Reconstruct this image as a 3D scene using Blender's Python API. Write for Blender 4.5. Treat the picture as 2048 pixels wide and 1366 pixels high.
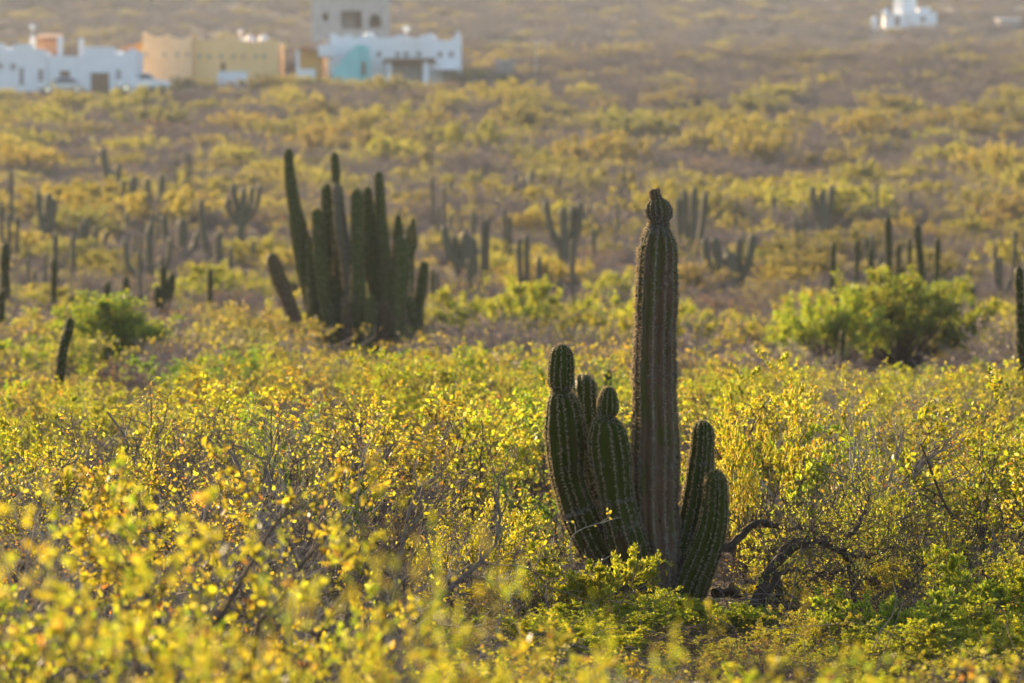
import bpy, bmesh, math
import numpy as np
from mathutils import Vector, Matrix

for o in list(bpy.data.objects):
    bpy.data.objects.remove(o)
SC = bpy.context.scene
COL = SC.collection
R = math.radians

# ------------------------------------------------------------------ camera, sky, sun, exposure
CAM_H = 2.48
LENS = 150.0
FPX = LENS / 36.0 * 2048.0
PITCH = 203.0 / FPX
cam_d = bpy.data.cameras.new('camera')
cam_d.lens = LENS
cam_d.sensor_width = 36.0
cam_d.clip_start = 0.5
cam_d.clip_end = 6000
cam_d.dof.use_dof = True
cam_d.dof.focus_distance = 28.0
cam_d.dof.aperture_fstop = 3.3
cam = bpy.data.objects.new('camera', cam_d)
cam.location = (0, 0, CAM_H)
cam.rotation_euler = (math.pi / 2 - PITCH, 0, 0)
COL.objects.link(cam)
SC.camera = cam

SUN_AZ = R(34)          # to the left of the viewing direction (+Y)
SUN_EL = R(17)
world = bpy.data.worlds.new('World')
SC.world = world
world.use_nodes = True
wn = world.node_tree.nodes
wl = world.node_tree.links
bg = wn['Background']
sky = wn.new('ShaderNodeTexSky')
sky.sky_type = 'NISHITA'
sky.sun_disc = False
sky.sun_elevation = SUN_EL
sky.sun_rotation = -SUN_AZ
sky.dust_density = 1.0
sky.ozone_density = 1.6
wl.new(sky.outputs['Color'], bg.inputs['Color'])
bg.inputs['Strength'].default_value = 0.115
sun_d = bpy.data.lights.new('sun', 'SUN')
sun_d.energy = 5.0
sun_d.angle = R(0.53)
sun_d.color = (1.0, 0.745, 0.43)
sun = bpy.data.objects.new('sun', sun_d)
sdir = Vector((-math.sin(SUN_AZ) * math.cos(SUN_EL), math.cos(SUN_AZ) * math.cos(SUN_EL), math.sin(SUN_EL)))
sun.rotation_euler = sdir.to_track_quat('Z', 'Y').to_euler()
COL.objects.link(sun)
SC.view_settings.view_transform = 'Standard'
SC.view_settings.look = 'None'
SC.view_settings.exposure = 1.3
SC.view_settings.gamma = 1.0
SC.view_settings.use_curve_mapping = False
SC.render.engine = 'CYCLES'
cy = SC.cycles
cy.max_bounces = 7
cy.diffuse_bounces = 3
cy.glossy_bounces = 2
cy.transmission_bounces = 4
cy.volume_bounces = 1
cy.transparent_max_bounces = 4
cy.use_denoising = True
cy.sample_clamp_indirect = 6.0

# ------------------------------------------------------------------ helpers
CF = Vector((0, math.cos(PITCH), -math.sin(PITCH)))
CU = Vector((0, math.sin(PITCH), math.cos(PITCH)))


def W(px, py, D):
    """point of the place that stands D metres ahead, where the photograph (2048 wide) shows px, py"""
    d = CF + Vector((1, 0, 0)) * ((px - 1024) / FPX) + CU * ((683 - py) / FPX)
    d = d * (D / d.y)
    return Vector((d.x, d.y, CAM_H + d.z))


def px_of(x, y, z):
    v = Vector((x, y, z - CAM_H))
    f = v.dot(CF)
    return 1024 + v.x / f * FPX, 683 - v.dot(CU) / f * FPX


def vnoise(x, y, seed=0):
    """smooth value noise, vectorised"""
    x = np.asarray(x, float)
    y = np.asarray(y, float)
    xi = np.floor(x).astype(np.int64)
    yi = np.floor(y).astype(np.int64)
    fx = x - xi
    fy = y - yi
    fx = fx * fx * (3 - 2 * fx)
    fy = fy * fy * (3 - 2 * fy)

    def h(a, b):
        n = (a * 374761393 + b * 668265263 + seed * 1442695041) & 0x7fffffff
        n = ((n ^ (n >> 13)) * 1274126177) & 0x7fffffff
        return ((n ^ (n >> 16)) & 0xffff) / 65535.0
    return ((h(xi, yi) * (1 - fx) + h(xi + 1, yi) * fx) * (1 - fy)
            + (h(xi, yi + 1) * (1 - fx) + h(xi + 1, yi + 1) * fx) * fy) * 2 - 1


_TD = [-300, 0, 10, 20, 28, 60, 100, 130, 160, 200, 250, 300, 350, 400, 440, 480, 520, 600, 700, 800, 900, 1300, 1700]
_TZ = [0.6, 0.45, 0.25, 0.06, 0, -.2, -.16, .3, 1.0, 2.5, 4.8, 7.9, 11.7, 16.2, 20.0, 22.6, 23.5, 26.0, 34.5, 46, 57, 92, 105]
_dd = np.linspace(-300, 1700, 2001)
_zz = np.interp(_dd, _TD, _TZ)
_k = np.hanning(23)
_k /= _k.sum()
_zs = np.convolve(np.pad(_zz, 11, mode='edge'), _k, 'valid')


def T(x, y):
    x = np.asarray(x, float)
    y = np.asarray(y, float)
    z = np.interp(y, _dd, _zs)
    far = np.clip((y - 60) / 300, 0, 1)
    z = z + vnoise(x / 2.3, y / 2.3, 3) * 0.05
    z = z + vnoise(x / 14, y / 18, 5) * 0.35 * far + vnoise(x / 60, y / 70, 7) * 2.0 * far * np.clip((y - 420) / 200, 0, 1)
    return z


def Tz(x, y):
    return float(T(x, y))


# ---- materials
def new_mat(name):
    m = bpy.data.materials.new(name)
    m.use_nodes = True
    nt = m.node_tree
    return m, nt, nt.nodes, nt.links


def setp(b, **kw):
    for k, v in kw.items():
        b.inputs[k.replace('_', ' ')].default_value = v


def mat_noise(name, c1, c2, scale=4.0, rough=0.9, bump=0.0, detail=4, stretch=(1, 1, 1), spec=0.3):
    m, nt, n, l = new_mat(name)
    b = n['Principled BSDF']
    tc = n.new('ShaderNodeTexCoord')
    mp = n.new('ShaderNodeMapping')
    mp.inputs['Scale'].default_value = stretch
    nz = n.new('ShaderNodeTexNoise')
    nz.inputs['Scale'].default_value = scale
    nz.inputs['Detail'].default_value = detail
    cr = n.new('ShaderNodeValToRGB')
    cr.color_ramp.elements[0].position = .32
    cr.color_ramp.elements[1].position = .68
    cr.color_ramp.elements[0].color = (*c1, 1)
    cr.color_ramp.elements[1].color = (*c2, 1)
    l.new(tc.outputs['Object'], mp.inputs['Vector'])
    l.new(mp.outputs['Vector'], nz.inputs['Vector'])
    l.new(nz.outputs['Fac'], cr.inputs['Fac'])
    l.new(cr.outputs['Color'], b.inputs['Base Color'])
    b.inputs['Roughness'].default_value = rough
    b.inputs['Specular IOR Level'].default_value = spec
    if bump:
        bp = n.new('ShaderNodeBump')
        bp.inputs['Strength'].default_value = bump
        bp.inputs['Distance'].default_value = 0.02
        l.new(nz.outputs['Fac'], bp.inputs['Height'])
        l.new(bp.outputs['Normal'], b.inputs['Normal'])
    return m


def mat_leaf(name, trans=0.55, gain=1.0, gloss=0.04):
    """thin leaf: reflects and lets light through; colour per leaf from the mesh, a slight shift per plant"""
    m, nt, n, l = new_mat(name)
    n.remove(n['Principled BSDF'])
    out = n['Material Output']
    at = n.new('ShaderNodeAttribute')
    at.attribute_name = 'Col'
    oi = n.new('ShaderNodeObjectInfo')
    hs = n.new('ShaderNodeHueSaturation')
    mr = n.new('ShaderNodeMapRange')
    mr.inputs['To Min'].default_value = 0.478
    mr.inputs['To Max'].default_value = 0.514
    l.new(oi.outputs['Random'], mr.inputs['Value'])
    l.new(mr.outputs['Result'], hs.inputs['Hue'])
    wn_ = n.new('ShaderNodeTexWhiteNoise')
    wn_.noise_dimensions = '1D'
    l.new(oi.outputs['Random'], wn_.inputs['W'])
    mv = n.new('ShaderNodeMapRange')
    mv.inputs['To Min'].default_value = gain * .72
    mv.inputs['To Max'].default_value = gain * 1.12
    l.new(wn_.outputs['Value'], mv.inputs['Value'])
    l.new(mv.outputs['Result'], hs.inputs['Value'])
    l.new(at.outputs['Color'], hs.inputs['Color'])
    df = n.new('ShaderNodeBsdfDiffuse')
    dk = n.new('ShaderNodeHueSaturation')
    dk.inputs['Value'].default_value = 0.34
    dk.inputs['Saturation'].default_value = 0.92
    l.new(hs.outputs['Color'], dk.inputs['Color'])
    l.new(dk.outputs['Color'], df.inputs['Color'])
    tr = n.new('ShaderNodeBsdfTranslucent')
    l.new(hs.outputs['Color'], tr.inputs['Color'])
    mx = n.new('ShaderNodeMixShader')
    mx.inputs['Fac'].default_value = trans
    l.new(df.outputs[0], mx.inputs[1])
    l.new(tr.outputs[0], mx.inputs[2])
    gl = n.new('ShaderNodeBsdfGlossy')
    gl.inputs['Roughness'].default_value = 0.38
    gl.inputs['Color'].default_value = (.8, .8, .8, 1)
    m2 = n.new('ShaderNodeMixShader')
    m2.inputs['Fac'].default_value = gloss
    l.new(mx.outputs[0], m2.inputs[1])
    l.new(gl.outputs[0], m2.inputs[2])
    l.new(m2.outputs[0], out.inputs['Surface'])
    return m


def mat_thin(name, c, trans):
    """spines and felt that let some light through"""
    m, nt, n, l = new_mat(name)
    n.remove(n['Principled BSDF'])
    df = n.new('ShaderNodeBsdfDiffuse')
    tr = n.new('ShaderNodeBsdfTranslucent')
    tc = n.new('ShaderNodeTexCoord')
    nz = n.new('ShaderNodeTexNoise')
    nz.inputs['Scale'].default_value = 45
    l.new(tc.outputs['Object'], nz.inputs['Vector'])
    cr = n.new('ShaderNodeValToRGB')
    cr.color_ramp.elements[0].color = (*[x * .6 for x in c], 1)
    cr.color_ramp.elements[1].color = (*[min(.9, x * 1.35) for x in c], 1)
    l.new(nz.outputs['Fac'], cr.inputs['Fac'])
    mx = n.new('ShaderNodeMixShader')
    mx.inputs['Fac'].default_value = trans
    for q in (df, tr):
        l.new(cr.outputs['Color'], q.inputs['Color'])
    l.new(df.outputs[0], mx.inputs[1])
    l.new(tr.outputs[0], mx.inputs[2])
    l.new(mx.outputs[0], n['Material Output'].inputs['Surface'])
    return m


def mat_cactus(name, green, brown, crest, scar, brown_amount=0.5, spots=1.0, tint=0.0):
    """waxy skin; attribute Col: r = rib crest, g = corky scar, b = share of brown dead skin"""
    m, nt, n, l = new_mat(name)
    b = n['Principled BSDF']
    at = n.new('ShaderNodeAttribute')
    at.attribute_name = 'Col'
    sp = n.new('ShaderNodeSeparateColor')
    l.new(at.outputs['Color'], sp.inputs['Color'])
    tc = n.new('ShaderNodeTexCoord')
    mp = n.new('ShaderNodeMapping')
    mp.inputs['Scale'].default_value = (1, 1, .22)
    l.new(tc.outputs['Object'], mp.inputs['Vector'])
    nz = n.new('ShaderNodeTexNoise')
    nz.inputs['Scale'].default_value = 14
    nz.inputs['Detail'].default_value = 6
    nz.inputs['Roughness'].default_value = .65
    l.new(mp.outputs['Vector'], nz.inputs['Vector'])
    nf = n.new('ShaderNodeTexNoise')
    nf.inputs['Scale'].default_value = 70
    nf.inputs['Detail'].default_value = 5
    l.new(tc.outputs['Object'], nf.inputs['Vector'])

    def mixc(fac, a, c):
        x = n.new('ShaderNodeMix')
        x.data_type = 'RGBA'
        if isinstance(fac, float):
            x.inputs[0].default_value = fac
        else:
            l.new(fac, x.inputs[0])
        for s, v in ((6, a), (7, c)):
            if isinstance(v, tuple):
                x.inputs[s].default_value = (*v, 1)
            else:
                l.new(v, x.inputs[s])
        return x.outputs[2]

    def mth(op, a, c, clamp=False):
        x = n.new('ShaderNodeMath')
        x.operation = op
        x.use_clamp = clamp
        for s, v in ((0, a), (1, c)):
            if isinstance(v, (int, float)):
                x.inputs[s].default_value = v
            else:
                l.new(v, x.inputs[s])
        return x.outputs[0]

    gvar = mixc(nf.outputs['Fac'], tuple(c * .7 for c in green), tuple(c * 1.35 for c in green))
    # brown patches
    pf = mth('ADD', nz.outputs['Fac'], mth('MULTIPLY', sp.outputs['Blue'], brown_amount))
    pf = mth('MULTIPLY', mth('SUBTRACT', pf, .62), 7.0, True)
    c = mixc(pf, gvar, mixc(nf.outputs['Fac'], tuple(x * .55 for x in brown), tuple(x * 1.4 for x in brown)))
    # crest felt
    cf = mth('MULTIPLY', mth('SUBTRACT', mth('ADD', sp.outputs['Red'], mth('MULTIPLY', nf.outputs['Fac'], .35)), .95), 5.0, True)
    c = mixc(mth('MULTIPLY', cf, .8), c, crest)
    # scars
    nm = n.new('ShaderNodeTexNoise')
    nm.inputs['Scale'].default_value = 26
    nm.inputs['Detail'].default_value = 5
    l.new(tc.outputs['Object'], nm.inputs['Vector'])
    sf = mth('MULTIPLY', mth('SUBTRACT', mth('ADD', mth('ADD', sp.outputs['Green'], mth('MULTIPLY', sp.outputs['Red'], .18)), mth('MULTIPLY', nm.outputs['Fac'], 1.5)), 1.38), 4.0, True)
    c = mixc(sf, c, mixc(nz.outputs['Fac'], tuple(x * .35 for x in scar), scar))
    # small dark pits
    vo = n.new('ShaderNodeTexVoronoi')
    vo.inputs['Scale'].default_value = 5.5
    l.new(tc.outputs['Object'], vo.inputs['Vector'])
    vf = mth('MULTIPLY', mth('SUBTRACT', .25, mth('ADD', vo.outputs['Distance'], mth('MULTIPLY', nm.outputs['Fac'], .28))), 14.0, True)
    c = mixc(mth('MULTIPLY', vf, .75 * spots), c, (.012, .009, .007))
    l.new(c, b.inputs['Base Color'])
    b.inputs['Roughness'].default_value = .6
    b.inputs['Specular IOR Level'].default_value = .07
    bp = n.new('ShaderNodeBump')
    bp.inputs['Strength'].default_value = .5
    bp.inputs['Distance'].default_value = .006
    l.new(mth('ADD', nf.outputs['Fac'], mth('MULTIPLY', sf, .6)), bp.inputs['Height'])
    l.new(bp.outputs['Normal'], b.inputs['Normal'])
    return m


def mat_ground():
    m, nt, n, l = new_mat('desert_soil')
    b = n['Principled BSDF']
    tc = n.new('ShaderNodeTexCoord')
    a = n.new('ShaderNodeTexNoise')
    a.inputs['Scale'].default_value = .35
    a.inputs['Detail'].default_value = 8
    c = n.new('ShaderNodeTexNoise')
    c.inputs['Scale'].default_value = 9
    c.inputs['Detail'].default_value = 6
    l.new(tc.outputs['Object'], a.inputs['Vector'])
    l.new(tc.outputs['Object'], c.inputs['Vector'])
    r1 = n.new('ShaderNodeValToRGB')
    e = r1.color_ramp.elements
    e[0].position, e[0].color = .3, (.13, .10, .078, 1)
    e[1].position, e[1].color = .7, (.25, .195, .145, 1)
    l.new(a.outputs['Fac'], r1.inputs['Fac'])
    r2 = n.new('ShaderNodeValToRGB')
    e = r2.color_ramp.elements
    e[0].position, e[0].color = .35, (.45, .42, .4, 1)
    e[1].position, e[1].color = .65, (1, 1, 1, 1)
    l.new(c.outputs['Fac'], r2.inputs['Fac'])
    mx = n.new('ShaderNodeMix')
    mx.data_type = 'RGBA'
    mx.blend_type = 'MULTIPLY'
    mx.inputs[0].default_value = .8
    l.new(r1.outputs['Color'], mx.inputs[6])
    l.new(r2.outputs['Color'], mx.inputs[7])
    l.new(mx.outputs[2], b.inputs['Base Color'])
    b.inputs['Roughness'].default_value = 1
    b.inputs['Specular IOR Level'].default_value = .1
    bp = n.new('ShaderNodeBump')
    bp.inputs['Strength'].default_value = .6
    bp.inputs['Distance'].default_value = .05
    l.new(c.outputs['Fac'], bp.inputs['Height'])
    l.new(bp.outputs['Normal'], b.inputs['Normal'])
    return m


def mat_plain(name, c, rough=.6, metal=0.0, spec=.5, coat=0.0):
    m = mat_noise(name, tuple(x * .93 for x in c), tuple(min(1, x * 1.05) for x in c), 3.0, rough, 0, 3, spec=spec)
    b = m.node_tree.nodes['Principled BSDF']
    b.inputs['Metallic'].default_value = metal
    b.inputs['Coat Weight'].default_value = coat
    return m


M = {}
M['ground'] = mat_ground()
M['leaf'] = mat_leaf('shrub_leaf', .6)
M['leaf_far'] = mat_leaf('far_leaf', .55, .95, .03)
M['bark'] = mat_noise('brown_bark', (.06, .042, .030), (.15, .108, .078), 40, .95, .3)
M['bark_dark'] = mat_noise('dark_bark', (.032, .021, .014), (.10, .066, .044), 30, .9, .6, stretch=(1, 1, 1))
M['bark_grey'] = mat_noise('grey_bark', (.12, .088, .066), (.25, .19, .148), 30, .9, .3)
M['twig_pale'] = mat_noise('pale_twig', (.22, .18, .14), (.42, .35, .27), 30, .9, .2)
M['cactus'] = mat_cactus('cactus_skin', (.042, .050, .004), (.060, .038, .014), (.15, .13, .095), (.26, .225, .18), .52, 1.2)
M['cactus_old'] = mat_cactus('old_cactus_skin', (.078, .072, .018), (.125, .076, .045), (.28, .24, .195), (.27, .23, .195), .52, 1.3)
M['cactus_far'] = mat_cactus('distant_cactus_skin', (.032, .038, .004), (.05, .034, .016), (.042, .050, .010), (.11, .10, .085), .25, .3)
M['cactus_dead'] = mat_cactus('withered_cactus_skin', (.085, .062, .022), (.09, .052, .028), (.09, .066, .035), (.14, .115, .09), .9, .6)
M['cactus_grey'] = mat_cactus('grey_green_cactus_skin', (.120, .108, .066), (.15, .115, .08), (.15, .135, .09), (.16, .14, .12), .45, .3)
M['cactus_clump'] = mat_cactus('clump_cactus_skin', (.054, .066, .009), (.09, .06, .026), (.16, .15, .06), (.2, .17, .13), .3, .5)
M['spine'] = mat_thin('cactus_spine', (.70, .58, .42), .8)
M['areole'] = mat_thin('cactus_felt', (.22, .19, .155), .35)
M['bud'] = mat_noise('spiny_bud', (.06, .035, .02), (.16, .09, .05), 90, .9, .5)
M['straw'] = mat_leaf('dry_straw', .4, 1.0, .02)


# ---- mesh helpers
def new_mesh(name, V, Q=None, Tr=None, col=None, mat=None, smooth=False, mats=None, midx=None):
    me = bpy.data.meshes.new(name)
    V = np.asarray(V, np.float32).reshape(-1, 3)
    loops = []
    starts = []
    n = 0
    if Q is not None and len(Q):
        Q = np.asarray(Q, np.int32).reshape(-1, 4)
        loops.append(Q.ravel())
        starts.append(np.arange(len(Q), dtype=np.int32) * 4)
        n += len(Q) * 4
    if Tr is not None and len(Tr):
        Tr = np.asarray(Tr, np.int32).reshape(-1, 3)
        loops.append(Tr.ravel())
        starts.append(n + np.arange(len(Tr), dtype=np.int32) * 3)
    loops = np.concatenate(loops)
    starts = np.concatenate(starts)
    me.vertices.add(len(V))
    me.vertices.foreach_set('co', V.ravel())
    me.loops.add(len(loops))
    me.loops.foreach_set('vertex_index', loops)
    me.polygons.add(len(starts))
    me.polygons.foreach_set('loop_start', starts)
    if smooth:
        me.polygons.foreach_set('use_smooth', np.ones(len(starts), bool))
    if mats:
        for m in mats:
            me.materials.append(m)
        me.polygons.foreach_set('material_index', np.asarray(midx, np.int32))
    elif mat is not None:
        me.materials.append(mat)
    if col is not None:
        a = me.color_attributes.new('Col', 'FLOAT_COLOR', 'POINT')
        c = np.ones((len(V), 4), np.float32)
        c[:, :3] = col
        a.data.foreach_set('color', c.ravel())
    me.update(calc_edges=True)
    return me


def link(name, me, parent=None, loc=None):
    o = bpy.data.objects.new(name, me)
    COL.objects.link(o)
    if parent is not None:
        o.parent = parent
    if loc is not None:
        o.location = loc
    return o


def tag(o, label=None, cat=None, group=None, kind=None):
    if label:
        o['label'] = label
    if cat:
        o['category'] = cat
    if group:
        o['group'] = group
    if kind:
        o['kind'] = kind
    return o


def thing(name, label, cat, loc=(0, 0, 0), rz=0.0, group=None):
    o = bpy.data.objects.new(name, None)
    o.empty_display_size = .2
    COL.objects.link(o)
    o.location = loc
    o.rotation_euler = (0, 0, rz)
    return tag(o, label, cat, group)


class MB:
    """collects boxes, prisms and tubes for one mesh"""

    def __init__(s):
        s.v = []
        s.f = []

    def add(s, vs, fs):
        k = len(s.v)
        s.v += [tuple(v) for v in vs]
        s.f += [tuple(i + k for i in f) for f in fs]
        return s

    def box(s, x0, x1, y0, y1, z0, z1):
        return s.add([(x0, y0, z0), (x1, y0, z0), (x1, y1, z0), (x0, y1, z0), (x0, y0, z1), (x1, y0, z1), (x1, y1, z1), (x0, y1, z1)],
                     [(0, 3, 2, 1), (4, 5, 6, 7), (0, 1, 5, 4), (1, 2, 6, 5), (2, 3, 7, 6), (3, 0, 4, 7)])

    def prism(s, prof, y0, y1):
        """profile in x,z (counter-clockwise seen from the front), extruded from y0 to y1"""
        n = len(prof)
        vs = [(x, y0, z) for x, z in prof] + [(x, y1, z) for x, z in prof]
        fs = [tuple(range(n)), tuple(range(2 * n - 1, n - 1, -1))]
        fs += [(i, i + n, (i + 1) % n + n, (i + 1) % n) for i in range(n)]
        return s.add(vs, fs)

    def prism_x(s, prof, x0, x1):
        n = len(prof)
        vs = [(x0, y, z) for y, z in prof] + [(x1, y, z) for y, z in prof]
        fs = [tuple(range(n)), tuple(range(2 * n - 1, n - 1, -1))]
        fs += [(i, i + n, (i + 1) % n + n, (i + 1) % n) for i in range(n)]
        return s.add(vs, fs)

    def cyl(s, c, r0, r1, h, n=12, axis='z'):
        vs = []
        for k, (r, t) in enumerate(((r0, 0), (r1, h))):
            for i in range(n):
                a = 2 * math.pi * i / n
                p = (r * math.cos(a), r * math.sin(a), t)
                if axis == 'y':
                    p = (p[0], p[2], p[1])
                if axis == 'x':
                    p = (p[2], p[0], p[1])
                vs.append((c[0] + p[0], c[1] + p[1], c[2] + p[2]))
        fs = [tuple(range(n)), tuple(range(2 * n - 1, n - 1, -1))] + [(i, i + n, (i + 1) % n + n, (i + 1) % n) for i in range(n)]
        return s.add(vs, fs)

    def lathe(s, c, prof, n=14):
        vs = []
        for r, z in prof:
            for i in range(n):
                a = 2 * math.pi * i / n
                vs.append((c[0] + r * math.cos(a), c[1] + r * math.sin(a), c[2] + z))
        fs = []
        for k in range(len(prof) - 1):
            for i in range(n):
                j = (i + 1) % n
                fs.append((k * n + i, k * n + j, (k + 1) * n + j, (k + 1) * n + i))
        fs.append(tuple(range(n - 1, -1, -1)))
        fs.append(tuple((len(prof) - 1) * n + i for i in range(n)))
        return s.add(vs, fs)

    def build(s, name, mat, parent=None, bevel=0.0):
        me = bpy.data.meshes.new(name)
        me.from_pydata(s.v, [], s.f)
        bm = bmesh.new()
        bm.from_mesh(me)
        bmesh.ops.recalc_face_normals(bm, faces=bm.faces)
        if bevel:
            bmesh.ops.bevel(bm, geom=[e for e in bm.edges if e.calc_face_angle(0) > .6], offset=bevel, segments=2, affect='EDGES', profile=.5)
        bm.to_mesh(me)
        bm.free()
        me.materials.append(mat)
        return link(name, me, parent)


UP = np.array([0, 0, 1.0])


def nrm(a):
    return a / np.maximum(np.linalg.norm(a, axis=-1, keepdims=True), 1e-9)


def tubes(paths, radii, sides):
    """(N,K,3) centre lines and (N,K) radii -> verts, quads"""
    N, K, _ = paths.shape
    t = np.empty_like(paths)
    t[:, 1:-1] = paths[:, 2:] - paths[:, :-2]
    t[:, 0] = paths[:, 1] - paths[:, 0]
    t[:, -1] = paths[:, -1] - paths[:, -2]
    t = nrm(t)
    main = nrm(paths[:, -1] - paths[:, 0])
    ref = np.where(np.abs(main[:, 2:3]) > .8, np.array([1.0, 0, 0]), np.array([0, 0, 1.0]))[:, None, :]
    u = nrm(np.cross(t, np.broadcast_to(ref, t.shape)))
    w = np.cross(t, u)
    a = np.arange(sides) * 2 * np.pi / sides
    ring = u[:, :, None, :] * np.cos(a)[None, None, :, None] + w[:, :, None, :] * np.sin(a)[None, None, :, None]
    V = paths[:, :, None, :] + ring * radii[:, :, None, None]
    base = (np.arange(N) * K * sides)[:, None, None] + (np.arange(K - 1) * sides)[None, :, None]
    i = np.arange(sides)[None, None, :]
    j = (np.arange(sides) + 1) % sides
    j = j[None, None, :]
    Q = np.stack([base + i, base + j, base + sides + j, base + sides + i], -1)
    return V.reshape(-1, 3), Q.reshape(-1, 4)


def grow(rng, start, d, L, K, wander, trop):
    p = [start]
    c = nrm(d)
    st = (L / (K - 1))[:, None]
    for k in range(K - 1):
        c = nrm(c + wander * rng.normal(size=c.shape) + trop * UP)
        p.append(p[-1] + c * st)
    return np.stack(p, 1)


def sample(paths, idx, t):
    K = paths.shape[1]
    f = t * (K - 1)
    k = np.clip(np.floor(f).astype(int), 0, K - 2)
    w = (f - k)[:, None]
    a = paths[idx, k]
    b = paths[idx, k + 1]
    return a * (1 - w) + b * w, nrm(b - a)


def fork(rng, tang, a0, a1):
    perp = nrm(np.cross(tang, rng.normal(size=tang.shape)))
    a = rng.uniform(a0, a1, len(tang))[:, None]
    return nrm(tang * np.cos(a) + perp * np.sin(a))


def leaves(rng, pos, d, size, ratio, col, kite=False, curl=.25):
    """small folded leaf blades; returns verts, quads, tris, colours"""
    N = len(pos)
    d = nrm(d)
    s = nrm(np.cross(d, rng.normal(size=d.shape)))
    n = np.cross(s, d)
    L = size[:, None]
    w = L * ratio
    fold = rng.uniform(.02, curl, N)[:, None] * L
    tip = pos + d * L - n * fold * .8
    if kite:
        m = pos + d * L * .55
        V = np.stack([pos, m + s * w * .5 + n * fold * .5, tip, m - s * w * .5 + n * fold * .5], 1)
        b = np.arange(N)[:, None] * 4
        Tr = np.concatenate([b + [0, 1, 2], b + [0, 2, 3]], 0)
        return V.reshape(-1, 3), None, Tr, np.repeat(col, 4, 0)
    m1 = pos + d * L * .3
    m2 = pos + d * L * .72
    V = np.stack([pos, m1 + s * w * .46 + n * fold * .5, m2 + s * w * .40 + n * fold * .3, tip, m2 - s * w * .40 + n * fold * .3, m1 - s * w * .46 + n * fold * .5], 1)
    b = np.arange(N)[:, None] * 6
    Q = np.concatenate([b + [0, 1, 2, 3], b + [0, 3, 4, 5]], 0)
    return V.reshape(-1, 3), Q, None, np.repeat(col, 6, 0)


PAL = {
    'yellow': [((.70, .66, .020), .42), ((.80, .62, .020), .18), ((.82, .74, .14), .14), ((.42, .54, .020), .34), ((.75, .34, .040), .02)],
    'gold': [((.76, .60, .025), .40), ((.68, .64, .03), .32), ((.74, .38, .05), .07), ((.48, .48, .03), .15)],
    'lime': [((.52, .66, .022), .5), ((.68, .68, .022), .28), ((.28, .44, .025), .20), ((.7, .5, .03), .02)],
    'tuft': [((.60, .70, .022), .45), ((.74, .72, .022), .33), ((.36, .50, .025), .18), ((.78, .60, .03), .04)],
    'green': [((.24, .40, .035), .5), ((.42, .52, .035), .3), ((.14, .26, .03), .2)],
    'rust': [((.55, .22, .06), .4), ((.62, .40, .06), .35), ((.50, .42, .06), .25)],
    'olive': [((.34, .36, .05), .5), ((.52, .47, .05), .3), ((.22, .27, .04), .2)],
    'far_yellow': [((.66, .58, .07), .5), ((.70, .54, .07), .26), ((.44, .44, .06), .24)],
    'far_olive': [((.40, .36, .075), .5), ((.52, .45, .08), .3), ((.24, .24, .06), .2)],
    'tree': [((.36, .48, .024), .40), ((.56, .60, .024), .36), ((.20, .32, .022), .20), ((.66, .58, .03), .04)],
    'straw': [((.50, .40, .24), .6), ((.38, .29, .18), .4)],
    'twig': [((.30, .25, .20), .6), ((.42, .35, .27), .4)],
}


def pal(rng, name, n):
    cs = np.array([c for c, w in PAL[name]])
    ws = np.array([w for c, w in PAL[name]])
    i = rng.choice(len(cs), n, p=ws / ws.sum())
    return np.clip(cs[i] * rng.uniform(.72, 1.18, (n, 1)) * rng.uniform(.92, 1.08, (n, 3)), 0, .95)


def rad(paths, r0, r1):
    K = paths.shape[1]
    return r0[:, None] * (1 - np.linspace(0, 1, K))[None] + r1[:, None] * np.linspace(0, 1, K)[None]


def cat_tubes(parts):
    Vs, Qs, k = [], [], 0
    for V, Q in parts:
        Vs.append(V)
        Qs.append(Q + k)
        k += len(V)
    return np.concatenate(Vs), np.concatenate(Qs)


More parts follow.
